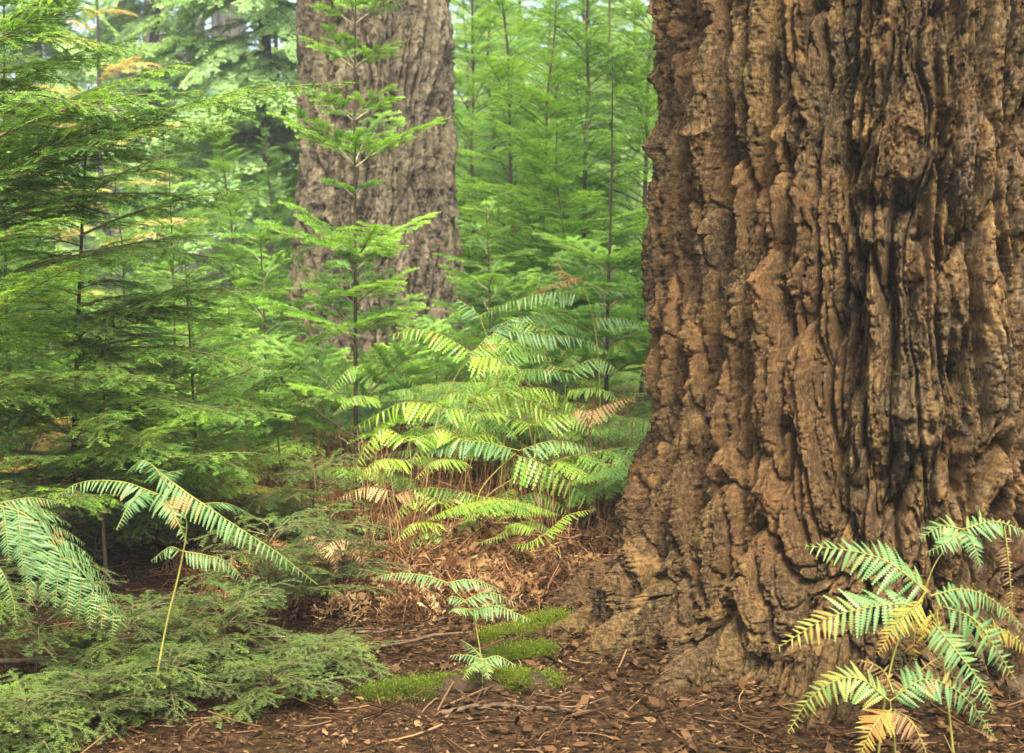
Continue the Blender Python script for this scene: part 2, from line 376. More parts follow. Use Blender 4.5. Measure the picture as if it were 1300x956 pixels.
o = trunk_mesh('trunk', M['bark2'], T2, .64, lambda z: .70 + .13 * np.exp(-np.clip(z, 0, 9) / .9) + .05 * np.exp(-np.clip(z, -.3, 9) / .3) - .02 * z,
               (-105, 90, 300), zs2, 77, [(-85, .35, 12, .45, 0), (-40, .2, 12, .4, 0), (10, .2, 12, .4, 0), (60, .3, 12, .4, 0), (130, .3, 15, .4, 0), (220, .3, 15, .4, 0)], 1.45,
               [(-18, 2.28, .07, .17, .15), (-18, 2.28, -.08, .09, .08), (-45, 1.62, .07, .16, .14), (28, 2.75, .05, .09, .09)], [(18, .05, 4, 0, 4), (-35, .04, 4, 0, 4)], .03, .6, 1.3, .8)
o.parent = sec; o.location = (0, 0, 0)

# ------------------------------------------------------------------ conifer branches
NT = np.array([(0, 0, 0), (.45, .5, 0), (1, 0, 0), (.55, -.5, 0)], float); NQ = np.array([(0, 1, 2, 3)])
def needles(acc, P, up, L, wd, sp, rng, fwd=.45, lift=.15, tint=.5, s0=0., ranks=1, rags=.35):
    tot = length(P); n = max(3, int(tot * (1 - s0) / sp)); K = resample(P, 40) if len(P) < 5 else P
    d = np.r_[0, np.cumsum(np.linalg.norm(np.diff(K, axis=0), axis=1))]
    s = (s0 + (1 - s0) * (np.arange(n) + rng.random(n) * .8) / n) * d[-1]
    pos = np.stack([np.interp(s, d, K[:, k]) for k in range(3)], -1)
    TT = nrm(np.gradient(K, axis=0)); T = nrm(np.stack([np.interp(s, d, TT[:, k]) for k in range(3)], -1))
    S = nrm(np.cross(np.broadcast_to(up, T.shape), T)); Nn = np.cross(T, S)
    u = s / max(d[-1], 1e-6)
    env = np.minimum(1, .5 + (1 - u) * 4)
    for r in range(ranks):
        for side in (-1, 1):
            a = fwd + rng.normal(0, .18, n); l = lift + rng.normal(0, .22, n) + (.55 if r else 0)
            dv = nrm(S * side * np.cos(a)[:, None] + T * np.sin(a)[:, None] + Nn * l[:, None])
            LL = L * env * rng.uniform(1 - rags, 1.08, n)
            Yv = nrm(np.cross(Nn, dv) + Nn * rng.normal(0, .3, n)[:, None]) * wd
            V, Q = inst(NT, NQ, pos, dv * LL[:, None], Yv, Nn)
            acc.add(V, Q, np.repeat(np.clip(tint + rng.normal(0, .1, n) + .22 * u ** 3, 0, 1), 4))
def hemlock(rng, L=1., lod=0):
    wd, nd = Acc(), Acc()
    nl, nw, sp = [(.0135, .0028, .0034), (.019, .0055, .008), (.055, .024, .026)][lod]
    P = grow((0, 0, 0), (1, rng.normal(0, .08), .28), L, .45 + rng.uniform(-.15, .25), np.array([0, rng.normal(0, .12), 0]), 12)
    tube(wd, P, np.linspace(.0055, .0012, len(P)) * L ** .6, 4 if lod < 2 else 3)
    up = np.array([0, 0, 1.])
    needles(nd, P, up, nl, nw, sp, rng, s0=.25, tint=.42)
    cum = np.linspace(0, 1, len(P)); Tn = nrm(np.gradient(P, axis=0))
    s = .06; side = 1; step = (.028, .033, .055)[lod] / L
    while s < .985:
        side = -side; p = np.array([np.interp(s, cum, P[:, k]) for k in range(3)]); T = nrm(np.array([np.interp(s, cum, Tn[:, k]) for k in range(3)]))
        S = nrm(np.cross(up, T)) * side
        l = L * .40 * min(1, .35 + s * 2.2) * (1 - s) ** .75 * rng.uniform(.55, 1.15) + .03
        a = rng.uniform(.85, 1.15); tw = rng.normal(0, .12)
        q = grow(p, T * math.cos(a) + S * math.sin(a) + up * tw, l, .25 + rng.uniform(0, .35), T * .35, 5)
        tb = .35 + rng.uniform(-.15, .2)
        tube(wd, q, np.linspace(.0018, .0007, len(q)), 3)
        needles(nd, q, up, nl, nw, sp, rng, tint=tb)
        if l > .07:
            qc = np.linspace(0, 1, len(q)); qt = nrm(np.gradient(q, axis=0)); u = .15; sd = 1
            st = (.019, .026, .05)[lod] / l
            while u < .95:
                sd = -sd; pp = np.array([np.interp(u, qc, q[:, k]) for k in range(3)]); tt = nrm(np.array([np.interp(u, qc, qt[:, k]) for k in range(3)]))
                ss = nrm(np.cross(up, tt)) * sd; ll = min(.42 * l, .11) * (1 - u) ** .6 * rng.uniform(.4, 1.15) + .012
                a2 = rng.uniform(.7, 1.0)
                qq = grow(pp, tt * math.cos(a2) + ss * math.sin(a2) + up * rng.normal(0, .12), ll, .2, None, 3)
                if lod == 0: tube(wd, qq, .0007, 3)
                needles(nd, qq, up, nl * .92, nw, sp, rng, tint=tb + .1)
                u += st * rng.uniform(.7, 1.3)
        s += step * rng.uniform(.7, 1.3)
    return wd, nd
def firbr(rng, L=1., lod=0):
    wd, nd = Acc(), Acc()
    nl, nw, sp = [(.023, .0034, .0036), (.03, .0065, .0085), (.08, .034, .032)][lod]
    P = grow((0, 0, 0), (1, rng.normal(0, .05), .42), L, .38 + rng.uniform(-.1, .2), np.array([0, rng.normal(0, .1), 0]), 12)
    tube(wd, P, np.linspace(.006, .0016, len(P)) * L ** .5, 5 if lod < 2 else 3)
    up = np.array([0, 0, 1.]); rk = 2 if lod == 0 else 1
    needles(nd, P, up, nl, nw, sp, rng, fwd=.5, lift=.2, tint=.5, s0=.35, ranks=rk)
    cum = np.linspace(0, 1, len(P)); Tn = nrm(np.gradient(P, axis=0))
    nn = max(3, int(L / (.085, .09, .12)[lod]))
    for k in range(1, nn):
        s = (k + rng.uniform(-.2, .2)) / nn
        if s < .1: continue
        for side in (-1, 1):
            if rng.random() < .08: continue
            p = np.array([np.interp(s, cum, P[:, j]) for j in range(3)]); T = nrm(np.array([np.interp(s, cum, Tn[:, j]) for j in range(3)])); S = nrm(np.cross(up, T)) * side
            l = L * .5 * (1 - s) ** .8 * rng.uniform(.6, 1.1) + .035; a = rng.uniform(.75, .95)
            q = grow(p, T * math.cos(a) + S * math.sin(a) + up * rng.normal(.03, .07), l, .12 + rng.uniform(0, .15), None, 5)
            tube(wd, q, np.linspace(.0026, .0011, len(q)), 3); tb = .45 + rng.uniform(-.15, .2)
            needles(nd, q, up, nl, nw, sp, rng, fwd=.5, lift=.22, tint=tb, ranks=rk)
            if l > .11:
                m2 = max(2, int(l / (.06, .07, .1)[lod]))
                qc = np.linspace(0, 1, len(q)); qt = nrm(np.gradient(q, axis=0))
                for j2 in range(1, m2):
                    u = j2 / m2
                    for sd in (-1, 1):
                        if rng.random() < .25: continue
                        pp = np.array([np.interp(u, qc, q[:, j]) for j in range(3)]); tt = nrm(np.array([np.interp(u, qc, qt[:, j]) for j in range(3)])); ss = nrm(np.cross(up, tt)) * sd
                        ll = l * .5 * (1 - u) * rng.uniform(.6, 1.1) + .03
                        qq = grow(pp, tt * .7 + ss * .7, ll, .15, None, 3)
                        if lod == 0: tube(wd, qq, .0011, 3)
                        needles(nd, qq, up, nl, nw, sp, rng, fwd=.5, lift=.2, tint=tb + .12, ranks=rk)
    return wd, nd
def protos(fn, n, seed, lod, Ls):
    out = []
    for k in range(n):
        out.append(fn(np.random.default_rng(seed + k), Ls[k % len(Ls)], lod))
    return out
HB = protos(hemlock, 6, 100, 0, [1.15, 1., .8, .6, .42, .3]); HBL = [1.15, 1., .8, .6, .42, .3]
FB = protos(firbr, 5, 200, 0, [.95, .75, .55, .35, .18]); FBL = [.95, .75, .55, .35, .18]
HM = [(a.mesh('hemlock_branch', M['twig'], True), b.mesh('hemlock_needles', M['hemlock'])) for a, b in HB]
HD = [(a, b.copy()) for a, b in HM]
for a, b in HD: b.materials[0] = M['shadedhemlock']
FM = [(a.mesh('fir_branch', M['firtwig'], True), b.mesh('fir_needles', M['fir'])) for a, b in FB]
print('needle quads', [len(b.V) and b.n // 4 for a, b in HB], [b.n // 4 for a, b in FB])

def put_branch(root, kind, l, pos, az, el, roll=0, rng=random):
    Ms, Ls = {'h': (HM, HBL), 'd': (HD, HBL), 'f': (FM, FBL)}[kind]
    i = min(range(len(Ls)), key=lambda k: abs(math.log(Ls[k] / l)) + rng.random() * .25)
    s = l / Ls[i]
    b = mobj('branch', Ms[i][0], root); nd = mobj('needles', Ms[i][1], b)
    b.location = pos; b.rotation_euler = (roll, -el, az); b.scale = (s, s, s * rng.uniform(.85, 1.15))
    return b
def hero_tree(name, label, cat, kind, path, r0, br, group=None, seed=0):
    """path: world points of the stem, br: (s along stem 0..1, azimuth deg, elevation deg, length)"""
    rng = random.Random(seed)
    P = smoothpath(path, 24); base = P[0].copy()
    root = empty(name, base); tag(root, label, cat, group)
    a = Acc(); tube(a, P - base, np.linspace(r0, r0 * .22, len(P)), 8); mobj('stem', a.mesh('stem', M['stem'], True), root)
    cum = np.linspace(0, 1, len(P))
    for (s, az, el, l) in br:
        p = np.array([np.interp(s, cum, P[:, k]) for k in range(3)]) - base
        put_branch(root, kind, l, p, R(az), R(el), rng.uniform(-.25, .25), rng)
    return root
def spread(rng, s0, s1, n, lfun, el=(0, 25), az=None, azs=137.5, jit=18):
    out = []; a0 = rng.uniform(0, 360)
    for k in range(n):
        s = s0 + (s1 - s0) * (k + rng.uniform(-.3, .3)) / n
        a = a0 + k * azs + rng.uniform(-jit, jit) if az is None else rng.uniform(*az)
        out.append((s, a, rng.uniform(*el), lfun(s) * rng.uniform(.8, 1.12)))
    return out
def gp(x, D, dy=0):
    """ground point under photo column x at distance D"""
    p = at(x, 400, D); return np.array([p[0], D, float(gz(p[0], D)) - .02 + dy])
rr = random.Random(5)
# tall hemlock whose stem is left of the frame: its long boughs arch in from the left
b0 = gp(-130, 4.9); 
br = spread(rr, .10, .98, 28, lambda s: 1.15 * (1.03 - s) ** .6, (2, 28), (-70, 70))
br += [(.42, 12, 30, 1.1), (.50, -5, 34, 1.0), (.55, 20, 25, 1.05), (.36, -12, 28, 1.15), (.3, 8, 18, 1.1), (.62, 0, 36, .8), (.25, 25, 12, 1.1), (.2, -20, 10, 1.1)]
LEFT = hero_tree('hemlock_tree', 'hemlock whose long boughs arch in from the left edge, its stem out of view', 'tree', 'h', [b0, b0 + (.05, 0, 1.6), b0 + (.0, .05, 3.3)], .03, br, 'hemlocks on the left', 1)
def bough(root_name, label, p0, p1, l=1., k=0):
    a, b = at(*p0), at(*p1); v = b - a; L = float(np.linalg.norm(v)); az = math.atan2(v[1], v[0]); el = math.asin(v[2] / L)
    return a, b, L, az, el
def boughs(root, lst, kind='h'):
    for k, (p0, p1) in enumerate(lst):
        a, b, L, az, el = bough('', '', p0, p1)
        put_branch(root, kind, L, a - np.array(root.location), az, el - R(3), 0, random.Random(k))
boughs(LEFT, [((-40, 195, 4.6), (245, 90, 4.5)), ((-60, 265, 4.7), (300, 128, 4.6)), ((120, 190, 4.7), (448, 78, 4.9)), ((-30, 70, 4.6), (110, -12, 4.5)), ((-30, 50, 4.6), (160, 66, 4.5)),
              ((-40, 330, 4.5), (90, 258, 4.3)), ((-50, 20, 4.8), (120, -40, 4.8)), ((-60, 150, 5.0), (180, 40, 5.1)), ((-60, 120, 4.4), (150, 150, 4.3)), ((-60, 300, 4.8), (240, 225, 4.8)), ((100, 300, 4.9), (330, 240, 5.0))])
b1 = gp(80, 5.3)
LEAN = hero_tree('hemlock_sapling', 'bushy dark hemlock sapling with a leaning brown stem near the left edge', 'tree', 'h', [b1, at(98, 440, 5.3), at(106, 250, 5.3), at(113, 110, 5.35)], .013,
          spread(rr, .12, .96, 40, lambda s: .95 * (1.04 - s) ** .62, (-8, 26)), 'hemlocks on the left', 2)
boughs(LEAN, [((100, 412, 5.3), (355, 350, 5.1)), ((105, 320, 5.3), (315, 345, 5.1)), ((100, 450, 5.3), (330, 455, 5.0)), ((95, 500, 5.3), (290, 520, 5.0)), ((92, 540, 5.3), (310, 590, 5.1)), ((106, 230, 5.3), (280, 215, 5.2))])
b2 = gp(128, 5.0)
hero_tree('hemlock_sapling', 'slim hemlock sapling with a bare dark lower stem, in front of the leaning one', 'tree', 'h', [b2, at(130, 620, 5.0), at(134, 420, 5.05)], .009,
          spread(rr, .38, .97, 24, lambda s: .75 * (1.1 - s) ** .6, (-10, 22)), 'hemlocks on the left', 3)
b3 = gp(250, 6.0)
hero_tree('hemlock_sapling', 'hemlock sapling reaching between the leaning stem and the slim fir', 'tree', 'h', [b3, at(245, 500, 6.0), at(235, 330, 6.05)], .010,
          spread(rr, .2, .97, 34, lambda s: .85 * (1.1 - s) ** .6, (-8, 22)), 'hemlocks on the left', 4)
b4 = gp(10, 6.6)
hero_tree('hemlock_sapling', 'thin pale-stemmed hemlock rising behind the leaning sapling at the far left edge', 'tree', 'h', [b4, at(8, 400, 6.6), at(5, 0, 6.6), at(5, -120, 6.6)], .012,
          spread(rr, .2, .97, 44, lambda s: .9 * (1.06 - s) ** .6, (-5, 25)), 'hemlocks on the left', 5)
# slim fir in the middle
b5 = gp(453, 6.5)
pth = [b5, at(452, 560, 6.5), at(451, 330, 6.5), at(450, 150, 6.5), at(452, -40, 6.5)]
top, bot = at(0, -40, 6.5)[2], b5[2]
def fs(y): return (at(0, y, 6.5)[2] - bot) / (top - bot)
br = []
for y, l, n in [(-15, .3, 4), (28, .36, 4), (85, .34, 5), (150, .40, 4), (212, .58, 5), (248, .2, 4), (331, .72, 5), (345, .25, 3), (388, .55, 4), (430, .75, 4), (515, .8, 4), (570, .6, 3)]:
    a0 = rr.uniform(0, 360) if y not in (28, 212, 331) else 0
    for k in range(n): br.append((fs(y + rr.uniform(-4, 4)), a0 + k * 360 / n + rr.uniform(-14, 14), rr.uniform(5, 26), l * rr.uniform(.6, .95)))
hero_tree('fir_sapling', 'slim upright fir sapling in the middle with bright layered whorls, before the grey-brown trunk', 'tree', 'f', pth, .012, br, None, 6)
# bare-topped fir right of the middle
b6 = gp(770, 8.4)
top, bot = at(0, 72, 8.4)[2], b6[2]
br = []
for y, l, n in [(128, .1, 4), (152, .08, 2), (345, .62, 6), (352, .3, 4), (300, .12, 3), (392, .7, 5), (440, .8, 5), (480, .8, 4)]:
    for k in range(n): br.append(((at(0, y, 8.4)[2] - bot) / (top - bot), k * 360 / n + rr.uniform(-14, 14) + y, rr.uniform(2, 22), l * rr.uniform(.75, 1.1)))
hero_tree('fir_sapling', 'young fir with a long bare leader just left of the massive trunk', 'tree', 'f', [b6, at(771, 420, 8.4), at(776, 250, 8.4), at(778, 72, 8.4)], .014, br, None, 7)
for k, (x, D, ytop, lab, kk, L) in enumerate([
    (215, 7.6, 205, 'small fir with an upturned crown tip showing between the hemlocks and the grey-brown trunk', 'f', .55),
    (330, 7.2, 290, 'fir sapling close to the left of the slim upright fir', 'f', .7),
    (243, 8.6, 330, 'low bushy fir under the gap left of the grey-brown trunk', 'f', .7),
    (352, 6.0, 545, 'knee-high hemlock with a fine bare stem left of the slim upright fir', 'h', .42),
    (700, 9.2, 385, 'bushy fir behind the tallest bracken, left of the bare-leader fir', 'f', .6),
    (548, 8.8, 405, 'fir sapling against the right foot of the grey-brown trunk', 'f', .7),
    (620, 9.6, 250, 'fir sapling in the gap right of the grey-brown trunk', 'f', .75),
    (400, 8.4, 455, 'short fir at the foot of the grey-brown trunk, behind the slim fir', 'f', .7)]):
    b = gp(x, D); t = at(x + rr.uniform(-5, 5), ytop, D)
    hero_tree('fir_sapling' if kk == 'f' else 'hemlock_seedling', lab, 'tree', kk, [b, (b + t) / 2 + (.02, 0, 0), t], .010, spread(rr, .15, .99, 30 if kk == 'f' else 16, lambda s: L * (1.12 - s) ** .7, (0, 28)), None, 20 + k)
# low hemlock seedlings along the bottom left
seed_lab = ['dense dark hemlock seedling at the bottom left corner', 'low hemlock seedling under the drooping green bracken', 'flat-topped hemlock seedling before the bare soil',
            'hemlock seedling spreading right of the bracken stalk', 'little hemlock seedling at the left edge under the bracken', 'hemlock seedling against the fallen sticks', 'low hemlock behind the drooping bracken tip',
            'hemlock seedling nearest the camera at bottom left', 'small hemlock seedling left of the bracken stalk', 'small hemlock seedling at the edge of the bare soil, bottom left of the mossy log', 'little hemlock sprig beside the thin slanting stick', 'tiny hemlock seedling in the very bottom left corner', 'low hemlock in the shade between the leaning and the slim hemlock stems', 'low shaded hemlock behind the tall drooping bracken', 'shaded hemlock seedling at the foot of the leaning stem, left edge']
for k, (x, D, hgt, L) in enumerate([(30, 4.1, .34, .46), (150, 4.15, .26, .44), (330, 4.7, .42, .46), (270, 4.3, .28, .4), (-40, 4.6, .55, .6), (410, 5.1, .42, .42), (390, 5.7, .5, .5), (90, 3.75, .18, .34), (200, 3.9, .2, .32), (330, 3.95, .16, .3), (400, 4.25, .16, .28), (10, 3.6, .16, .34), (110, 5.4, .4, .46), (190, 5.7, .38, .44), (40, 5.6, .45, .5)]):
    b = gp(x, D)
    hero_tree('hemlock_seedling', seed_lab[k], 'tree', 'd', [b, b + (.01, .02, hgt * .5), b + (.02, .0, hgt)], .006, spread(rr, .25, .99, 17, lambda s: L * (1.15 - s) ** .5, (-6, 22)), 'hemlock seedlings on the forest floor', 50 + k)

# ------------------------------------------------------------------ background trees (trunk + crown, shared meshes)
def xf(V, az, el, s, pos):
    ce, se = math.cos(el), math.sin(el); ca, sa = math.cos(az), math.sin(az)
    x, y, z = V[:, 0] * s, V[:, 1] * s, V[:, 2] * s
    x, z = x * ce - z * se, x * se + z * ce
    x, y = x * ca - y * sa, x * sa + y * ca
    return np.stack([x + pos[0], y + pos[1], z + pos[2]], -1)
def crown_tree(seed, prot, Ls, H, r, z0, z1, nbr, lf, el, mat, tm):
    rng = random.Random(seed); wd, nd = Acc(), Acc()
    bx, by = rng.uniform(-.04, .04) * H, rng.uniform(-.04, .04) * H
    P = np.array([(rng.uniform(-.006, .006) * H * (k > 0) + bx * (k / 8) ** 2, rng.uniform(-.006, .006) * H * (k > 0) + by * (k / 8) ** 2, H * k / 8) for k in range(9)]); P = smoothpath(P, 20)
    tube(wd, P, r * (1 - np.linspace(0, 1, 20)) ** .8 + .006, 8)
    pa = [(a.arr(), b.arr()) for a, b in prot]
    for k in range(nbr):
        s = z0 + (z1 - z0) * (k + rng.random()) / nbr
        p = np.array([np.interp(s, np.linspace(0, 1, 20), P[:, j]) for j in range(3)])
        l = lf(s) * rng.uniform(.7, 1.15); i = rng.randrange(len(pa)); sca = l / Ls[i]; az = rng.uniform(0, 6.283); e = R(rng.uniform(*el))
        (v, q, t), (v2, q2, t2) = pa[i]
        wd.add(xf(v, az, e, sca, p), q, t); nd.add(xf(v2, az, e, sca, p), q2, np.clip(t2 + rng.uniform(-.12, .12), 0, 1))
    return wd.mesh('trunk', tm, True), nd.mesh('crown', mat)
def place_tree(name, meshes, loc, rz, s, label, group):
    e = empty(name, loc, rz); e.scale = (s, s, s); tag(e, label, 'tree', group)
    mobj('trunk', meshes[0], e); mobj('crown', meshes[1], e); return e
H1 = protos(hemlock, 3, 300, 1, [1., .8, 1.1]); F1_ = protos(firbr, 3, 320, 1, [.8, 1., .65])
H2 = protos(hemlock, 3, 340, 2, [1.6, 2., 1.4]); F2_ = protos(firbr, 3, 360, 2, [1.4, 1.8, 1.2])
mid = [crown_tree(k, F1_, [.8, 1., .65], 4.2, .015, .06, .98, 112, lambda s: 1.15 * (1.03 - s) ** .8 + .06, (2, 28), M['fir'], M['stem']) for k in range(3)]
midh = [crown_tree(10 + k, H1, [1., .8, 1.1], 4.2, .016, .05, .98, 64, lambda s: 1.2 * (1.03 - s) ** .7 + .06, (-8, 25), M['far'], M['stem']) for k in range(2)]
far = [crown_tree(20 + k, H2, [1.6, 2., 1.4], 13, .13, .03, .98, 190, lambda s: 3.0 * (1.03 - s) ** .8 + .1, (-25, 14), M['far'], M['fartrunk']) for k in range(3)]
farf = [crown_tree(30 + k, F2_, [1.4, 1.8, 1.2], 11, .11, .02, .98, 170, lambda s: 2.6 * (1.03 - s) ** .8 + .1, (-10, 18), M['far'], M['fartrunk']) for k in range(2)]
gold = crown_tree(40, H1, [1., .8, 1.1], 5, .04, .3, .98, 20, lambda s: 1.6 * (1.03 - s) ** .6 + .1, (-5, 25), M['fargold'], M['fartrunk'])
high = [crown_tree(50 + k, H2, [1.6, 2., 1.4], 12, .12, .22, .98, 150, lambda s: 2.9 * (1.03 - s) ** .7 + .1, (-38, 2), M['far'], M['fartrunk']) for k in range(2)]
print('crown quads', [len(a[1].polygons) for a in mid + midh + far + farf])
rr = random.Random(8)
def tr(x, D, protos_, s, lab, grp, name='fir_tree'):
    b = gp(x, D); place_tree(name, protos_[rr.randrange(len(protos_))], b, rr.uniform(0, 6.28), s * rr.uniform(.93, 1.07), lab, grp)
G1_ = 'young firs in the thicket right of the second trunk'
for x, D, s, lab in [
    (655, 12.5, 1.0, 'tall young fir in the thicket just right of the grey-brown trunk'),
    (740, 11.5, 1.05, 'dark-stemmed young fir midway in the thicket between the two great trunks'),
    (686, 10.6, .78, 'shorter young fir in front of the thicket between the two great trunks'),
    (815, 12.0, 1.1, 'young fir half hidden behind the left side of the massive trunk'),
    (600, 14.5, 1.1, 'young fir touching the right side of the grey-brown trunk'),
    (720, 10.0, .55, 'small fir low in front of the dark-stemmed one')]:
    tr(x, D, mid, s, lab, G1_)
for x, D, s in [(625, 17, 1.3), (700, 16, 1.35), (775, 15.5, 1.25), (835, 17, 1.4), (665, 19, 1.6), (745, 19.5, 1.7), (590, 20, 1.6), (810, 20, 1.7)]:
    tr(x, D, midh + mid, s, 'pale green young conifer at the back of the thicket between the two great trunks', 'back row of the thicket')
G2_ = 'young conifers behind the hemlocks on the left'
for x, D, s, lab in [(-30, 9, .7, 'young conifer behind the left edge hemlocks'), (60, 10, .62, 'rounded conifer behind the leaning hemlock stem'), (160, 10.5, .5, 'short conifer in the left background clearing'),
                (300, 11, .55, 'short conifer just left of the grey-brown trunk'), (350, 14, .62, 'conifer peeping out behind the left foot of the grey-brown trunk'), (215, 13, .55, 'small conifer in the middle of the left background clearing')]:
    tr(x, D, mid, s, lab, G2_)
GF = 'tall hazy conifers of the far forest'
LF = ['tall hazy conifer of the far forest at upper left', 'tall hazy conifer of the far forest beyond the thicket']
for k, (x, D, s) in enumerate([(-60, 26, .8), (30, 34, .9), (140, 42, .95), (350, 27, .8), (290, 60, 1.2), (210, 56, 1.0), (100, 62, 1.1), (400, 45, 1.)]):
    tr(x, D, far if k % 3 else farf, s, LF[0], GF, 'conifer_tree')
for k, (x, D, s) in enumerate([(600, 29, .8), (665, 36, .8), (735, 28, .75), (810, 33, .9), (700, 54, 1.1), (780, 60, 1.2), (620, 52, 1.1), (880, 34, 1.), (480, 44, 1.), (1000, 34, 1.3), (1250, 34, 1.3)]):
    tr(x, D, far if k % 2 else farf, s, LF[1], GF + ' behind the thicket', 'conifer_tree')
for x, D, s, lab in [(345, 17, .8, 'tall hemlock whose drooping pale boughs hang beside the grey-brown trunk'), (205, 24, .95, 'tall hemlock with high drooping boughs above the dark bare trunks'), (60, 21, .8, 'tall hemlock with high drooping boughs at upper left')]:
    tr(x, D, high, s, lab, 'high crowned hemlocks upper left', 'hemlock_tree')
tr(140, 12.5, [gold], .72, 'slender tree with orange autumn branches in the upper left background', None, 'autumn_tree')
tr(75, 11.5, [gold], .5, 'small yellow autumn tree behind the left hemlocks', None, 'autumn_tree')
# bare far trunks
for k, (x, D, r) in enumerate([(192, 30, .10), (262, 33, .16), (278, 36, .12), (288, 30, .12), (308, 34, .2), (322, 38, .14), (245, 40, .14), (228, 36, .1), (178, 44, .2), (205, 48, .22), (334, 46, .2), (150, 38, .14)]):
    a = Acc(); b = gp(x, D); P = np.array([(0, 0, 0), (rr.uniform(-.1, .1), 0, 4), (rr.uniform(-.3, .3), 0, 9), (rr.uniform(-.4, .4), 0, 16)]); P = smoothpath(P, 16)
    tube(a, P, np.linspace(r * 1.2, r * .5, 16), 9)
    for q in range(9):
        z = rr.uniform(1.5, 9); az = rr.uniform(0, 6.28); p = np.array([np.interp(z, P[:, 2], P[:, j]) for j in range(3)])
        tube(a, grow(p, (math.cos(az), math.sin(az), .1), rr.uniform(.5, 1.4), .5, None, 4), np.linspace(.02, .006, 5), 3)
    e = empty('bare_tree', b); tag(e, 'dark bare forest trunk in the blue haze left of the grey-brown trunk', 'tree', 'dark trunks in the haze'); mobj('trunk', a.mesh('trunk', M['fartrunk'], True), e)

# ------------------------------------------------------------------ bracken
def pinnule_t(k):
    V = []; Q = []
    def wid(x): return .10 * (1 - x) ** .7 * (.7 + .6 * min(1, x * 4)) + .012
    for side in (-1, 1):
        for i in range(k):
            x0 = i / k; x1 = (i + 1) / k; wv = wid(x0); n = len(V); f = 1 / k
            V += [(x0, 0, 0), (x1, 0, 0), (x1 - f * .1, side * wv * .88, -.3 * wv), (x0 + f * .45, side * wv, -.32 * wv)]
            Q.append((n, n + 1, n + 2, n + 3) if side > 0 else (n + 3, n + 2, n + 1, n))
    V = np.array(V); V[:, 2] -= .16 * V[:, 0] ** 2; V[:, 1] += .06 * V[:, 0] ** 2; return V, np.array(Q)
PT = {k: pinnule_t(k) for k in (4, 7, 10)}
def spray(acc, P, up, W, sp, rng, lobes=7, droop=.35, fwd=.28, tint=.5, tend=None, s0=.03, curl=0.):
    tot = length(P); n = max(4, int(tot / sp)); d = np.r_[0, np.cumsum(np.linalg.norm(np.diff(P, axis=0), axis=1))]
    u = s0 + (1 - s0) * (np.arange(n) + .5) / n; s = u * d[-1]
    TT = nrm(np.gradient(P, axis=0))
    for side in (-1, 1):
        ss = s + (side > 0) * .3 * tot / n
        pos = np.stack([np.interp(ss, d, P[:, k]) for k in range(3)], -1); T = nrm(np.stack([np.interp(ss, d, TT[:, k]) for k in range(3)], -1))
        S = nrm(np.cross(np.broadcast_to(up, T.shape), T)) * side; Nn = nrm(np.cross(T, S) * side)
        a = fwd + rng.normal(0, .11, n) + .3 * u; dr = droop + rng.normal(0, .16, n) + curl * rng.random(n)
        dv = nrm(S * np.cos(a)[:, None] + T * np.sin(a)[:, None] - Nn * dr[:, None])
        l = (W * np.minimum(1, .6 + 2.2 * u) * (1 - u) ** .72 + .006) * rng.uniform(.8, 1.08, n) * np.where(rng.random(n) < .05, rng.uniform(.2, .7, n), 1)
        Yv = nrm(np.cross(Nn, dv) + Nn * rng.normal(0, .25 + curl * .8, n)[:, None])
        TV, TQ = PT[lobes]
        V, Q = inst(TV, TQ, pos, dv * l[:, None], Yv * l[:, None], np.cross(dv, Yv) * l[:, None])
        tt = tint + (0 if tend is None else (tend - tint) * u ** 1.5) + rng.normal(0, .07, n)
        acc.add(V, Q, np.repeat(np.clip(tt, 0, 1), len(TV)))
def UP(P, tilt=0., back=0.): return nrm(np.array([tilt, back, 1.]))
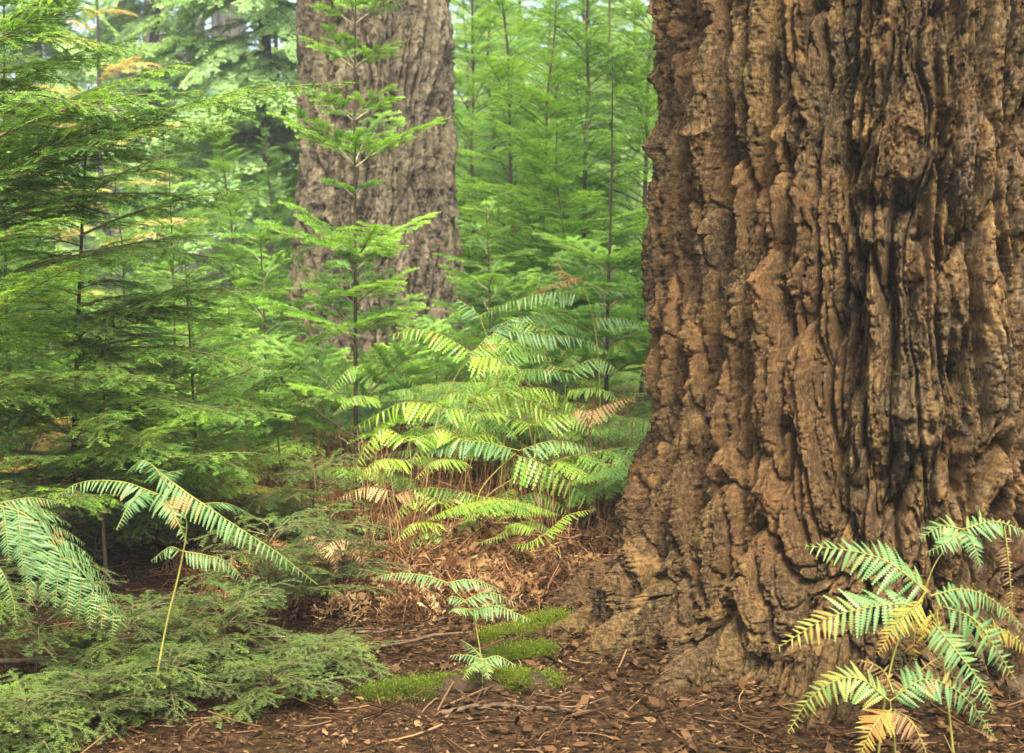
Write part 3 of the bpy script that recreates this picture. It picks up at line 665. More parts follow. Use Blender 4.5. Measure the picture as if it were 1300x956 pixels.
def fern(label, stem, sprays, mat='fern', group='bracken ferns', name='bracken_fern', sr=.004, seed=0, stalk='stalk', stems=()):
    """stem: list of (x, y, D) photo pixels; sprays: dict(p=[(x,y,D)...], W=, two=pinna length or 0, ...)"""
    rng = np.random.default_rng(seed)
    P = smoothpath([at(*q) for q in stem], 20); base = P[0]
    root = empty(name, base); tag(root, label, 'fern', group)
    a = Acc(); tube(a, P, np.linspace(sr, sr * .45, len(P)), 6)
    for q in stems: PP = smoothpath([at(*z) for z in q], 14); tube(a, PP, np.linspace(sr * .6, sr * .3, 14), 5)
    for k in sprays:
        PP = smoothpath([at(*z) for z in k['p']], 22); up = nrm(np.array(k.get('up', (0, -.25, 1.)), float))
        tube(a, PP, np.linspace(.0022, .0007, 22), 4)
        D = k['p'][0][2]; lob = 10 if D < 4.6 else 7
        if not k.get('two'):
            b = Acc(); spray(b, PP, up, k['W'], k.get('sp', max(.009, k['W'] * .19)), rng, lob, k.get('droop', .35), k.get('fwd', .28), k.get('t', .4), k.get('te'), k.get('s0', .03), k.get('curl', 0))
            mobj('leaflet', b.mesh('leaflet', M[k.get('mat', mat)], False, base), root)
        else:
            cum = np.linspace(0, 1, 22); TT = nrm(np.gradient(PP, axis=0)); npn = k.get('np', 9)
            for i in range(npn):
                for side in (-1, 1):
                    u = .04 + .93 * (i + .2 * (side > 0)) / npn
                    p = np.array([np.interp(u, cum, PP[:, j]) for j in range(3)]); T = nrm(np.array([np.interp(u, cum, TT[:, j]) for j in range(3)])); S = nrm(np.cross(up, T)) * side
                    l = k['two'] * min(1, .75 + u) * (1 - u) ** .8 * rng.uniform(.9, 1.1) + .02; ang = 1.05 - .2 * u
                    q = grow(p, T * math.cos(ang) + S * math.sin(ang) - up * .1, l, k.get('sag', .5), None, 8)
                    b = Acc(); spray(b, q, up, l * .22 + .008, k.get('sp', .0085), rng, lob if l > .1 else 4, .25, .28, k.get('t', .4), k.get('te'), .03, k.get('curl', 0))
                    tube(a, q, np.linspace(.0013, .0006, len(q)), 3)
                    mobj('leaflet', b.mesh('leaflet', M[k.get('mat', mat)], False, base), root)
    mobj('stem', a.mesh('stem', M[stalk], True, base), root)
    return root
S = lambda p, W, **k: dict(p=p, W=W, **k)
D = 3.85
fern('tall glossy bracken whose long drooping blue-green frond crosses the lower left', [(193, 925, D), (198, 868, D), (212, 790, D), (230, 715, D), (236, 653, D), (205, 606, D - .05)],
     [S([(200, 598, D), (242, 629, D - .05), (311, 675, D - .1), (350, 700, D - .1), (403, 742, D - .1)], .075, droop=.8, t=.25),
      S([(238, 640, D), (194, 625, D), (156, 612, D), (104, 612, D), (68, 632, D)], .065, droop=.8, t=.3),
      S([(205, 606, D), (195, 592, D + .1), (180, 585, D + .1), (160, 600, D + .2)], .05, droop=.5, t=.35),
      S([(200, 605, D), (215, 600, D + .15), (235, 596, D + .3)], .05, droop=.4, t=.35),
      S([(185, 622, D), (165, 640, D - .15), (148, 672, D - .2)], .05, droop=.5, t=.3),
      S([(205, 628, D), (222, 655, D - .12), (238, 690, D - .15)], .05, droop=.5, t=.3),
      S([(250, 640, D), (290, 640, D + .15), (330, 660, D + .25)], .05, droop=.5, t=.35),
      S([(232, 700, D), (215, 695, D), (192, 712, D)], .035, droop=.6, t=.5),
      S([(232, 700, D), (262, 705, D), (290, 715, D), (316, 744, D)], .05, droop=.8, t=.5),
      S([(240, 700, D), (270, 712, D + .1), (300, 722, D + .1)], .03, droop=.8, t=.8, mat='fernbrown')], 'fernteal', seed=1)
D = 3.7
fern('broad bracken frond hanging in from the left edge with rusty flecks', [(-60, 960, D), (-50, 800, D), (-35, 660, D), (0, 641, D)],
     [S([(-5, 640, D), (35, 655, D), (62, 686, D), (88, 716, D), (118, 750, D), (162, 798, D)], .0, two=.2, np=11, t=.3, sag=.8, up=(0, -.5, 1)),
      S([(-30, 690, D), (0, 722, D), (15, 755, D), (22, 795, D)], .05, droop=.5, t=.4),
      S([(-30, 650, D), (-5, 640, D + .1), (40, 632, D + .15), (85, 640, D + .2)], .055, droop=.7, t=.4)], 'fernteal', seed=2)
D = 4.35
fern('small flat-fronded bracken standing alone on the bare soil', [(612, 862, D), (609, 822, D), (598, 774, D), (582, 755, D), (566, 739, D)],
     [S([(568, 740, D), (540, 731, D), (505, 728, D), (470, 734, D)], .05, droop=.35, t=.3), S([(568, 740, D), (595, 736, D), (620, 742, D), (637, 750, D)], .05, droop=.35, t=.3),
      S([(590, 762, D), (620, 752, D), (656, 766, D)], .055, droop=.35, t=.3), S([(592, 765, D), (575, 757, D), (565, 764, D)], .04, droop=.35, t=.3),
      S([(598, 774, D), (632, 770, D - .05), (675, 788, D - .1)], .06, droop=.35, t=.35), S([(598, 774, D), (582, 772, D - .05), (570, 778, D - .1)], .04, droop=.3, t=.4)], 'fernteal', seed=3, sr=.003)
D = 4.1
fern('tiny star-shaped bracken by the mossy log end', [(612, 875, D), (613, 838, D)],
     [S([(613, 838, D), (595, 832, D), (572, 832, D)], .035, t=.4), S([(613, 838, D), (632, 833, D), (655, 845, D)], .04, t=.4), S([(613, 838, D), (618, 850, D - .15), (620, 862, D - .2)], .04, t=.4),
      S([(613, 838, D), (600, 846, D - .12), (588, 862, D - .18)], .035, t=.4), S([(614, 838, D), (600, 822, D + .1), (585, 812, D + .2)], .03, t=.4)], 'fernteal', seed=4, sr=.0025)
# centre clump
D = 5.9
fern('bright bracken with wide arching fronds, left one of the centre clump', [(536, 720, D), (541, 616, D), (557, 526, D), (575, 485, D), (595, 450, D)],
     [S([(602, 450, D), (560, 425, D), (525, 418, D), (487, 428, D)], .11, t=.55, droop=.55), S([(600, 452, D), (630, 455, D - .1), (657, 482, D - .15)], .12, t=.9, droop=.7),
      S([(561, 520, D), (532, 511, D), (500, 515, D), (449, 543, D)], .12, t=.75, droop=.7), S([(561, 520, D), (590, 522, D), (617, 550, D)], .1, t=.7, droop=.6),
      S([(590, 452, D), (620, 438, D + .1), (665, 440, D + .2), (700, 460, D + .2)], .1, t=.4, droop=.5)], 'fern', seed=5, sr=.0045)
fern('bright bracken with broad layered fronds, middle of the centre clump', [(598, 735, D), (602, 669, D), (608, 627, D), (628, 600, D), (655, 575, D)],
     [S([(659, 572, D), (600, 560, D), (530, 570, D), (455, 584, D)], .10, t=.25, droop=.45, mat='fernteal'), S([(659, 572, D), (700, 560, D), (740, 566, D), (762, 582, D)], .1, t=.2, droop=.45, mat='fernteal'),
      S([(655, 578, D), (690, 590, D - .1), (725, 615, D - .15), (758, 648, D - .2)], .15, t=.7, droop=.9), S([(650, 580, D), (620, 560, D + .1), (580, 565, D + .2)], .1, t=.5),
      S([(610, 631, D), (575, 622, D), (535, 620, D), (487, 634, D)], .1, t=.6, droop=.7), S([(610, 631, D), (640, 635, D), (668, 650, D)], .1, t=.65, droop=.7),
      S([(606, 650, D), (590, 670, D - .2), (575, 700, D - .2)], .08, t=.6, droop=.5)], 'fern', seed=6, sr=.0045)
D = 6.3
fern('yellowing bracken frond leaning right in the centre clump', [(560, 700, D), (575, 600, D), (590, 520, D), (600, 503, D)],
     [S([(598, 505, D), (640, 500, D), (690, 520, D), (728, 552, D)], .13, t=.95, droop=.7), S([(640, 500, D), (700, 495, D + .1), (756, 545, D + .1)], .11, t=.85, droop=.6),
      S([(600, 503, D), (570, 500, D), (540, 520, D)], .1, t=.7, droop=.6)], 'fern', seed=7)
D = 6.9
fern('tall pale bracken stalk with glossy upper fronds beside the massive trunk', [(766, 640, D), (764, 575, D), (760, 462, D), (753, 405, D), (738, 353, D)],
     [S([(738, 372, D), (690, 372, D), (645, 385, D), (606, 402, D)], .1, t=.2, droop=.7, mat='fernteal'), S([(738, 356, D), (715, 345, D), (705, 325, D + .1)], .07, t=.9, mat='fernbrown', curl=.6),
      S([(742, 360, D), (780, 370, D + .2), (820, 372, D + .3)], .08, t=.3, mat='fernteal'), S([(753, 405, D), (790, 405, D), (830, 420, D)], .1, t=.3, droop=.6, mat='fernteal'),
      S([(740, 352, D), (700, 362, D - .1), (670, 375, D - .2)], .04, t=.9, mat='fernbrown')], 'fern', seed=8)
D = 6.6
fern('bracken with short upright glossy fronds at the back of the centre clump', [(640, 640, D), (638, 540, D), (628, 460, D), (610, 405, D)],
     [S([(612, 405, D), (590, 385, D), (576, 378, D)], .1, t=.2, mat='fernteal'), S([(640, 420, D), (690, 425, D), (735, 430, D), (780, 452, D)], .1, t=.2, droop=.6, mat='fernteal'),
      S([(628, 460, D), (660, 448, D), (705, 455, D)], .1, t=.5, droop=.6), S([(620, 430, D), (650, 405, D + .2), (700, 402, D + .3), (720, 412, D + .3)], .1, t=.2, mat='fernteal'),
      S([(635, 470, D), (690, 470, D - .2), (740, 480, D - .2), (765, 500, D - .2)], .1, t=.45, droop=.6)], 'fern', seed=9)
D = 6.2
fern('bracken frond spreading behind the arching left fern', [(520, 700, D), (512, 600, D), (520, 560, D)],
     [S([(520, 560, D), (490, 552, D), (450, 570, D)], .09, t=.5), S([(520, 560, D), (560, 548, D), (600, 575, D)], .1, t=.6), S([(515, 590, D), (480, 590, D), (445, 610, D)], .09, t=.75), S([(515, 585, D), (545, 580, D), (575, 600, D)], .09, t=.6)], 'fern', seed=10)
D = 5.3
fern('lone yellow-green bracken sprig leaning against the massive trunk roots', [(742, 752, D), (715, 712, D), (690, 680, D), (680, 672, D)],
     [S([(690, 680, D), (720, 655, D), (756, 646, D)], .06, t=.7), S([(688, 680, D), (670, 690, D), (650, 692, D)], .05, t=.9), S([(680, 672, D), (655, 665, D), (632, 680, D), (606, 690, D)], .05, t=.7, droop=.5)], 'fern', seed=11, sr=.0028)
# right-hand clump in front of the trunk
D = 3.5
fern('large blue-green bracken with yellow tips spread before the massive trunk', [(1110, 1000, D), (1128, 860, D), (1150, 790, D), (1178, 748, D)],
     [S([(1177, 752, D), (1130, 715, D), (1085, 700, D), (1022, 693, D)], .095, t=.2, te=.35, droop=.35, up=(0, -1.1, 1)),
      S([(1165, 765, D), (1110, 770, D - .05), (1050, 785, D - .08), (988, 822, D - .1)], .10, t=.2, te=.8, droop=.25, up=(0, -1.3, 1)),
      S([(1170, 762, D), (1140, 790, D - .1), (1115, 830, D - .15)], .06, t=.7, mat='fernyellow', up=(0, -1, 1)),
      S([(1178, 752, D), (1150, 722, D + .1), (1100, 708, D + .12), (1075, 714, D + .12)], .045, t=.4, mat='fernbrown', curl=1., up=(0, -1, 1)),
      S([(1182, 756, D), (1225, 748, D), (1265, 765, D), (1302, 800, D)], .055, t=.4, droop=.5, up=(0, -.8, 1))], 'fernteal', seed=12, group='bracken before the massive trunk')
fern('low bracken with two brown curled fronds and one blue-green, bottom right corner', [(1215, 1000, D), (1200, 860, D), (1190, 780, D), (1196, 765, D)],
     [S([(1197, 770, D), (1235, 785, D), (1262, 820, D), (1292, 868, D)], .08, t=.15, droop=.3, up=(0, -1.2, 1)), S([(1180, 775, D), (1198, 810, D), (1212, 868, D)], .075, t=.7, mat='fernyellow', up=(.3, -1.2, 1)),
      S([(1172, 780, D), (1162, 800, D), (1160, 838, D)], .06, t=.8, mat='fernyellow', curl=.4, up=(-.3, -1, 1)), S([(1230, 790, D), (1275, 800, D + .05), (1310, 830, D + .05)], .06, t=.6, mat='fernyellow', up=(0, -.8, 1)),
      S([(1185, 790, D), (1240, 860, D - .1), (1262, 905, D - .15)], .06, t=.3, up=(0, -1, 1))], 'fernteal', seed=13, group='bracken before the massive trunk')
D = 3.42
fern('rusty and yellow bracken sprawling at the bottom right below the blue-green fronds', [(1140, 1010, D), (1135, 930, D), (1130, 890, D)],
     [S([(1130, 890, D), (1085, 860, D), (1035, 880, D), (1000, 930, D)], .075, t=.6, te=1., up=(0, -1, 1)), S([(1130, 890, D), (1175, 862, D), (1225, 885, D), (1265, 940, D)], .075, t=.3, up=(0, -1, 1)),
      S([(1132, 900, D), (1110, 920, D - .1), (1085, 975, D - .15)], .06, t=.7, mat='fernyellow', up=(0, -1, 1)), S([(1135, 900, D), (1160, 920, D - .1), (1185, 980, D - .12)], .06, t=.6, mat='fernbrown', curl=.5, up=(0, -1, 1)),
      S([(1135, 880, D), (1120, 850, D + .05), (1090, 838, D + .05)], .05, t=.8, mat='fernbrown', curl=.6, up=(0, -1, 1)), S([(1140, 880, D), (1180, 842, D + .05), (1205, 832, D + .05)], .05, t=.8, mat='fernbrown', curl=.6, up=(0, -1, 1))], 'fernteal', seed=18, sr=.003, group='bracken before the massive trunk')
D = 3.6
fern('small bracken at the right edge with a hanging rusty frond', [(1160, 800, D), (1185, 720, D), (1222, 672, D)],
     [S([(1222, 672, D), (1195, 668, D), (1168, 684, D)], .06, t=.3, up=(0, -.9, 1)), S([(1222, 672, D), (1262, 662, D), (1305, 676, D)], .06, t=.3, up=(0, -.9, 1)), S([(1220, 675, D), (1200, 690, D - .1), (1175, 702, D - .1)], .05, t=.4, up=(0, -.8, 1)),
      S([(1275, 668, D), (1280, 710, D), (1286, 779, D)], .035, t=.7, mat='fernbrown', curl=.8, up=(0, -1, .3)), S([(1222, 672, D), (1235, 690, D - .1), (1245, 720, D - .15)], .045, t=.3, up=(0, -.9, 1))], 'fernteal', seed=14, sr=.003, group='bracken before the massive trunk')
D = 5.7
for k, (x0, y0, x1, y1, W, t, dd) in enumerate([(520, 560, 470, 600, .1, .8, .1), (640, 500, 600, 470, .09, .6, .5), (700, 590, 745, 560, .1, .5, .6), (560, 640, 520, 665, .09, .9, .1), (680, 540, 740, 530, .11, .7, .5), (590, 560, 545, 590, .1, .8, .2), (640, 640, 700, 610, .1, .6, .2), (480, 480, 440, 500, .09, .5, .6), (660, 440, 610, 470, .1, .5, .9), (720, 470, 780, 490, .1, .6, .9), (570, 690, 530, 720, .07, .8, .0), (690, 420, 640, 445, .1, .35, 1.1)]):
    E = D + dd; xb = (x0 + x1) / 2 + (8 if k % 2 else -8); sx = 1 if x1 > x0 else -1; lw = abs(x1 - x0) + 25
    fern('bracken of the centre clump, one of its crowded %s fronds' % ('yellow-green' if t > .6 else 'mid-green'), [(xb, 330 + 2256 / E, E), (x0, y0 + 60, E), (x0, y0, E)],
         [S([(x0, y0, E), (x0 + sx * lw * .5, y0 - 14, E), (x0 + sx * lw, y1 if y1 > y0 else y0 + 12, E - .1)], W, t=t, droop=.6), S([(x0, y0, E), (x0 - sx * lw * .45, y0 - 8, E + .1), (x0 - sx * lw * .9, y0 + 18, E + .1)], W * .9, t=t - .1, droop=.6),
          S([(x0, y0 + 25, E), (x0 + sx * lw * .5, y0 + 24, E - .2), (x0 + sx * lw * .9, y0 + 48, E - .3)], W * .8, t=t + .1, droop=.5), S([(x0, y0, E), (x0 + 5, y0 - 16, E + .2), (x0 + 14, y0 - 20, E + .45)], W * .8, t=t, droop=.4)], 'fern', seed=60 + k, group='crowded fronds of the centre clump', sr=.003)
# tan dead sprays in front
D = 5.6
fern('pale tan withered bracken frond low beside the slim fir stem', [(520, 720, D), (505, 650, D), (497, 624, D)], [S([(497, 624, D), (465, 618, D), (428, 633, D)], .07, t=.95, droop=.9), S([(500, 630, D), (520, 625, D), (545, 640, D)], .06, t=.8, droop=.9)], 'fernbrown', seed=15, stalk='deadstalk')
D = 5.0
fern('curled tan bracken drooping over the low hemlock seedlings', [(420, 780, D), (425, 720, D), (415, 690, D)],
     [S([(415, 690, D), (395, 680, D), (375, 690, D)], .05, t=.95, droop=.8, curl=.4), S([(415, 690, D), (440, 685, D), (462, 715, D)], .06, t=.95, droop=.8, curl=.3), S([(418, 690, D), (425, 705, D - .1), (430, 730, D - .1)], .05, t=.9, curl=.3), S([(415, 690, D), (400, 700, D), (392, 722, D)], .04, t=.6, curl=.5)], 'fernbrown', seed=16, stalk='deadstalk')
D = 6.0
fern('tan dry bracken frond leaning on the left side of the massive trunk', [(770, 700, D), (765, 600, D), (760, 530, D)], [S([(740, 525, D), (775, 512, D), (812, 500, D)], .08, t=.9, droop=.9), S([(762, 530, D), (735, 520, D), (715, 535, D)], .08, t=.7, droop=.9, curl=.4)], 'fernbrown', seed=17, stalk='deadstalk')

# shared fern meshes for the rest of the undergrowth
def fern_proto(seed, mat, stalk, H=.7, Lf=.6, dead=False, nf=1):
    rng = np.random.default_rng(seed); st, lf = Acc(), Acc()
    for f in range(nf):
        az = rng.uniform(0, 6.28); d = np.array([math.cos(az), math.sin(az), 0])
        h = H * rng.uniform(.6, 1.1); 
        P = grow((0, 0, 0) if nf == 1 else tuple(d * .05), d * (.7 if dead else .2) + np.array([0, 0, 1]), h + Lf, 1.75 if dead else 1.2, d * (1.3 if dead else 2.2), 18)
        P[:, 2] = np.maximum(P[:, 2], .03)
        tube(st, P, np.linspace(.004, .001, len(P)), 4)
        cum = np.linspace(0, 1, len(P)); TT = nrm(np.gradient(P, axis=0)); up = np.array([0, 0, 1.]); u0 = h / (h + Lf) * .75
        for i in range(8):
            for side in (-1, 1):
                u = u0 + (1 - u0) * (i + .2) / 8.3; p = np.array([np.interp(u, cum, P[:, j]) for j in range(3)]); T = nrm(np.array([np.interp(u, cum, TT[:, j]) for j in range(3)]))
                S_ = nrm(np.cross(up, T) + 1e-4) * side; v = (u - u0) / (1 - u0)
                l = Lf * .55 * (1 - v) ** .8 * rng.uniform(.8, 1.1) + .03
                q = grow(p, T * .5 + S_ * .85, l, 2.4 if dead else .5, None, 6); tube(st, q, np.linspace(.0015, .0007, len(q)) * (.6 if dead else 1), 3)
                if dead and rng.random() < .25: continue
                spray(lf, q, nrm(up - T * .2 + (rng.normal(0, .7, 3) if dead else 0)), l * (.3 if dead else .25) + .01, .019 if dead else .014, rng, 4, .9 if dead else .35, .28, .5 + rng.uniform(-.25, .25), None, .03, .0 if not dead else .9)
    if dead:                                   # withered fronds crumple
        for a_ in (st, lf):
            a_.V = [v + np.stack([fbm(v * 9 + k * 31, 3, seed + k) for k in range(3)], -1) * .075 + np.stack([fbm(v * 34 + k * 31, 2, seed + k + 5) for k in range(3)], -1) * .02 for v in a_.V]
        for k in range(7):
            az = rng.uniform(0, 6.28); p = np.array([rng.normal(0, .12), rng.normal(0, .12), 0])
            tube(st, grow(p, (math.cos(az) * .25, math.sin(az) * .25, 1), rng.uniform(.3, .75), rng.uniform(0, .5), None, 6), np.linspace(.0035, .0015, 7), 4)
    return st.mesh('stem', M[stalk], True), lf.mesh('frond', M[mat])
FG = [fern_proto(k, 'fern', 'stalk', .95, .75) for k in range(4)]
FY = [fern_proto(5 + k, 'fernyellow', 'stalk', .5, .55) for k in range(2)]
FD = [fern_proto(9 + k, 'fernbrown', 'deadstalk', .75, .5, True, 4) for k in range(4)]
rr = random.Random(21)
def scat(lst, pts, name, lab, grp, s=(.8, 1.2)):
    for x, D in pts:
        b = gp(x, D); e = empty(name, b, rr.uniform(0, 6.28)); k = rr.uniform(*s); e.scale = (k, k, k); tag(e, lab, 'fern', grp)
        me = lst[rr.randrange(len(lst))]; mobj('stem', me[0], e); mobj('frond', me[1], e)
scat(FD, [(rr.uniform(410, 790), 5.6 + 3.6 * rr.random() ** 1.2) for k in range(90)], 'dead_bracken', 'collapsed rust-brown bracken under the centre ferns', 'dead bracken under the centre ferns', (.6, .95))
scat(FD, [(rr.uniform(640, 800), rr.uniform(5.9, 7.2)) for k in range(22)], 'dead_bracken', 'tall rusty bracken crowded against the left side of the massive trunk', 'dead bracken beside the massive trunk', (.8, 1.15))
scat(FD, [(rr.uniform(340, 500), rr.uniform(5.6, 7.2)) for k in range(16)], 'dead_bracken', 'rusty bracken around the foot of the slim fir', 'dead bracken around the slim fir', (.6, .95))
scat(FD, [(rr.uniform(60, 420), rr.uniform(6.2, 10)) for k in range(18)], 'dead_bracken', 'orange-brown bracken glimpsed beneath the left hemlocks', 'dead bracken under the left hemlocks', (.8, 1.1))
scat(FG, [(rr.uniform(500, 810), rr.uniform(6.6, 11)) for k in range(40)], 'bracken_fern', 'green bracken filling the ground behind the centre clump', 'green bracken behind the centre clump')
scat(FG, [(rr.uniform(470, 780), rr.uniform(5.9, 7.6)) for k in range(20)], 'bracken_fern', 'green bracken frond standing in the tangle of the centre clump', 'green bracken in the centre clump', (.7, 1.))
scat(FG, [(rr.uniform(0, 430), rr.uniform(6.6, 12)) for k in range(26)], 'bracken_fern', 'green bracken glimpsed behind the left hemlocks', 'green bracken behind the left hemlocks')
scat(FY, [(rr.uniform(0, 440), rr.uniform(6.2, 10)) for k in range(44)], 'bracken_fern', 'yellowed bracken glimpsed beneath the left hemlocks', 'yellow bracken under the left hemlocks')
scat(FY, [(rr.uniform(480, 820), rr.uniform(7.2, 13)) for k in range(12)], 'bracken_fern', 'yellowed bracken among the green behind the centre clump', 'yellow bracken behind the centre clump')
scat(FG + FY, [(rr.uniform(560, 860), rr.uniform(13, 24)) for k in range(26)], 'bracken_fern', 'bright blurred bracken far under the thicket', 'far bracken under the thicket', (1., 1.7))
scat(FG + FY, [(rr.uniform(-40, 380), rr.uniform(13, 26)) for k in range(26)], 'bracken_fern', 'bright blurred bracken in the far left clearing', 'far bracken in the left clearing', (1., 1.7))

# ------------------------------------------------------------------ floor details
rng = np.random.default_rng(4)
# litter of needles, twigs and leaf bits
a = Acc(); n = 150000
x = rng.uniform(-2.6, 2.6, n) ; y = 3.0 + rng.random(n) ** 1.3 * 7; x = x * y / 5
pos = np.stack([x, y, gz(x, y) + rng.random(n) * .012], -1); az = rng.random(n) * 6.28
dv = nrm(np.stack([np.cos(az), np.sin(az), rng.normal(0, .25, n)], -1)); Yv = nrm(np.cross(dv, np.array([0, 0, 1.]) + rng.normal(0, .4, (n, 3))))
big_ = rng.random(n) < .06; l = np.where(big_, rng.uniform(.02, .045, n), rng.uniform(.008, .028, n)); wd_ = np.where(rng.random(n) < .3, rng.uniform(.004, .012, n) + big_ * .008, rng.uniform(.0012, .0025, n))
V, Q = inst(NT, NQ, pos, dv * l[:, None], Yv * wd_[:, None], np.cross(dv, Yv)); a.add(V, Q, np.repeat(rng.random(n), 4))
m_ = 5200; r_ = 1.02 + rng.random(m_) ** 1.5 * .9; t_ = rng.uniform(-3.2, .2, m_); x_ = TC[0] + r_ * np.cos(t_); y_ = TC[1] + r_ * np.sin(t_)
pos = np.stack([x_, y_, gz(x_, y_) + .004 + .02 * rng.random(m_)], -1); dv = nrm(np.stack([rng.normal(0, 1, m_), rng.normal(0, 1, m_), rng.normal(0, .35, m_)], -1)); Yv = nrm(np.cross(dv, np.array([0, 0, 1.]) + rng.normal(0, .45, (m_, 3))))
l = rng.uniform(.012, .05, m_); V, Q = inst(NT, NQ, pos, dv * l[:, None], Yv * (l * rng.uniform(.3, .7, m_))[:, None], np.cross(dv, Yv)); a.add(V, Q, np.repeat(rng.random(m_) * .7, 4))
n = 4200
for k in range(n):
    yy = 3.1 + rng.random() ** 1.4 * 6; xx = rng.uniform(-.5, .5) * yy; L = rng.uniform(.03, .2); az = rng.random() * 6.28
    p = np.array([xx, yy, float(0)]); d = np.array([math.cos(az), math.sin(az), rng.normal(0, .12)])
    P = grow(p, d, L, rng.normal(0, .2), rng.normal(0, .4, 3) * (1, 1, .2), 4); P[:, 2] += gz(P[:, 0], P[:, 1]) + .008
    tube(a, P, rng.uniform(.0012, .0035), 3, rng.random())
o = mobj('needle_litter', a.mesh('needle_litter', M['litter'])); tag(o, 'brown litter of needles, twigs and leaf bits on the soil', None, None, 'stuff')
# sticks
for k, (p, r, lab) in enumerate([
    ([(0, 842, 4.3), (120, 835, 4.35), (330, 812, 4.5), (470, 806, 4.6), (545, 800, 4.75), (645, 788, 4.9)], .009, 'long thin fallen stick lying across the soil behind the small bracken'),
    ([(440, 868, 4.15), (480, 838, 4.3), (520, 815, 4.5)], .006, 'thin stick slanting out from under the hemlock seedlings'),
    ([(620, 742, 5.4), (655, 722, 5.5), (690, 708, 5.6)], .011, 'short dark stick propped in the dead bracken'),
    ([(500, 862, 4.15), (560, 850, 4.2), (640, 838, 4.3)], .005, 'pale twig across the mossy log'),
    ([(410, 810, 4.7), (455, 782, 4.8), (520, 775, 4.9), (600, 772, 5.2)], .006, 'curved twig under the small flat fern'),
    ([(560, 912, 3.9), (640, 900, 3.95), (760, 915, 3.9)], .008, 'bare stick on the soil in front of the mossy log'),
    ([(355, 480, 6.2), (400, 520, 6.2), (440, 548, 6.3), (470, 562, 6.4)], .006, 'bare bent grey branch hanging left of the slim fir stem')]):
    P = smoothpath([at(*q) for q in p], 24)
    if k != 6 and k != 2:
        P[:, 2] = gz(P[:, 0], P[:, 1]) + r * 1.2
    P += rng.normal(0, .003, P.shape)
    e = empty('fallen_stick', P[0]); tag(e, lab, 'stick', 'fallen sticks' if k != 6 else None); b = Acc(); tube(b, P - P[0], np.linspace(r, r * .5, 24), 7)
    for q in range(3):
        i = rng.integers(5, 20); az = rng.random() * 6.28; tube(b, grow(P[i] - P[0], (math.cos(az), math.sin(az), .25), rng.uniform(.06, .16), .2, None, 4), np.linspace(r * .4, r * .2, 5), 4)
    mobj('stick', b.mesh('stick', M['deadwood'], True), e)
# mossy roots and log
def lump(path, rad, seed, seg=80, n=240):
    P = smoothpath(path, n); T = nrm(np.gradient(P, axis=0)); A = nrm(np.cross(T, (0, 0, 1.))); B = np.cross(A, T)
    ang = np.arange(seg) * 2 * math.pi / seg; env = np.interp(np.linspace(0, 1, n), [0, .06, .5, .94, 1], [.25, .8, 1, .8, .3])
    base = P[:, None] + 0 * ang[None, :, None]
    dirv = np.cos(ang)[None, :, None] * A[:, None] + np.sin(ang)[None, :, None] * B[:, None]
    q = (base + dirv * rad) * 14; hh = fbm(q * (.35, 1, 1), 4, seed) * .6 - np.exp(-np.abs(vnoise(q * (.5, 3., 3.), seed + 4)) / .1) * .16 + fbm(q * 4, 3, seed + 5) * .14
    V = base + dirv * (rad * env[:, None] * (1 + hh))[..., None]
    V[..., 2] = P[:, None, 2] + (V[..., 2] - P[:, None, 2]) * .8
    i = np.arange(n - 1)[:, None] * seg; j = np.arange(seg)[None]; k = (j + 1) % seg
    Q = np.stack([i + j, i + k, i + seg + k, i + seg + j], -1).reshape(-1, 4); return V.reshape(-1, 3), Q, dirv.reshape(-1, 3)
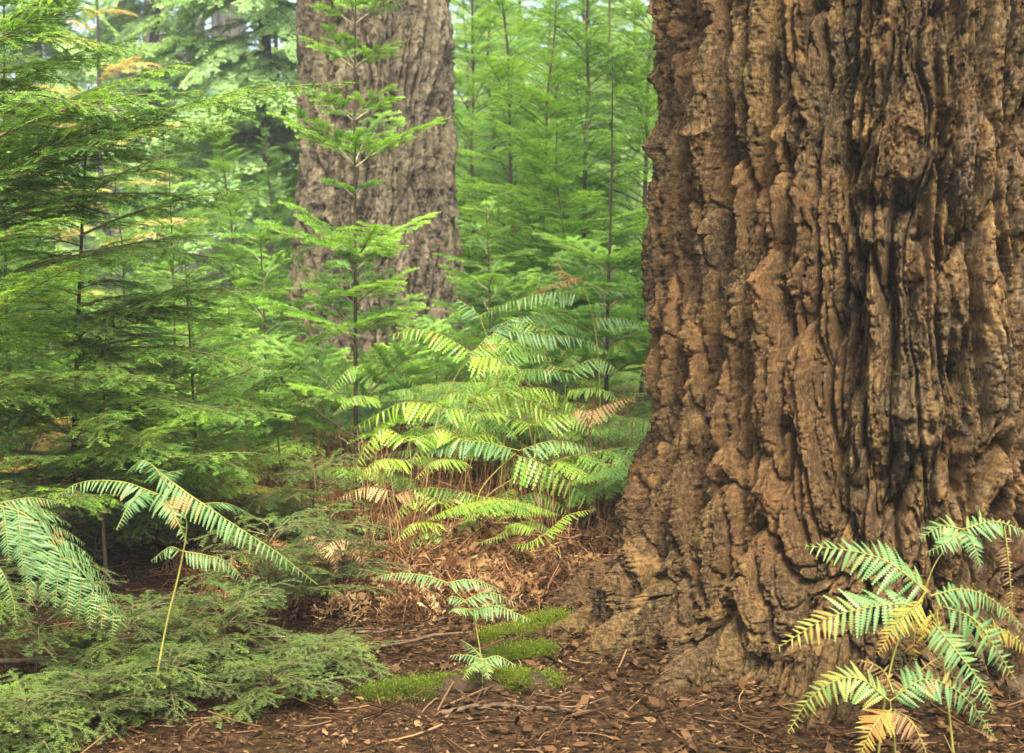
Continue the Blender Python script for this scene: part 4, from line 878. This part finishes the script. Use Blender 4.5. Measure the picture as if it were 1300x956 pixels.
def mossy(name, lab, cat, path, rad, seed, cover=.0, dens=6, end=0):
    P = [at(*q) for q in path]
    for p in P: p[2] = float(gz(p[0], p[1])) - rad * .1
    base = P[0]; e = empty(name, base); tag(e, lab, cat)
    V, Q, Nn = lump(P, rad, seed); mobj('wood', qmesh('wood', V - base, Q, np.zeros(len(V)), M['rotwood'], False), e)
    rg = np.random.default_rng(seed); msk = (Nn[:, 2] + fbm(V * 11, 4, seed + 3) * 2.2) > cover + end * np.repeat(np.linspace(0, 1, len(V) // 80) > .56, 80)
    idx = np.nonzero(msk)[0]; idx = np.repeat(idx, dens); m_ = len(idx)
    pos = V[idx] + rg.normal(0, .007, (m_, 3)) * (1 + 2.5 * (rg.random((m_, 1)) < .25)) * (1, 1, .4); d = nrm(Nn[idx] + rg.normal(0, .5, (m_, 3)) + (0, 0, .5)); y_ = nrm(np.cross(d, rg.normal(0, 1, (m_, 3))))
    b = Acc(); v, q = inst(NT, NQ, pos, d * rg.uniform(.003, .008, m_)[:, None], y_ * rg.uniform(.002, .004, m_)[:, None], np.cross(d, y_)); b.add(v, q, np.repeat(np.clip(rg.normal(.5, .22, m_), 0, 1), 4))
    mobj('moss', b.mesh('moss', M['moss'], False, base), e)
mossy('mossy_log', 'short rotting log topped with bright green moss at the bottom centre', 'log', [(455, 880, 4.1), (520, 868, 4.1), (580, 858, 4.12), (640, 856, 4.15), (712, 866, 4.12)], .058, 3, .1, end=1.1)
mossy('mossy_root', 'moss-covered root running up to the foot of the massive trunk', 'root', [(612, 812, 4.75), (650, 796, 4.75), (690, 780, 4.85), (722, 768, 4.9)], .05, 5, .1)
mossy('mossy_root', 'low mossy root between the log and the moss-covered root', 'root', [(630, 835, 4.45), (665, 825, 4.45), (700, 815, 4.5)], .035, 7, .3)

# ------------------------------------------------------------------ haze
HAZE = .0016
if HAZE:
    m = N('haze'); v = m.n('VolumePrincipled', i_Density=HAZE, i_Color=(.86, .95, .98, 1), i_Anisotropy=.2)
    m.t.links.new(v.outputs[0], m.n('OutputMaterial').inputs['Volume'])
    x0, x1, y0, y1, z0, z1 = -165, 165, -35, 265, -2.2, 26
    V = np.array([(x, y, z) for x in (x0, x1) for y in (y0, y1) for z in (z0, z1)], float)
    Q = np.array([(0, 1, 3, 2), (4, 6, 7, 5), (0, 4, 5, 1), (2, 3, 7, 6), (0, 2, 6, 4), (1, 5, 7, 3)])
    o = mobj('haze', qmesh('haze', V, Q, np.zeros(8), m.m)); tag(o, 'pale forest haze between the far trees', None, None, 'stuff')
print('objects', len(bpy.data.objects))
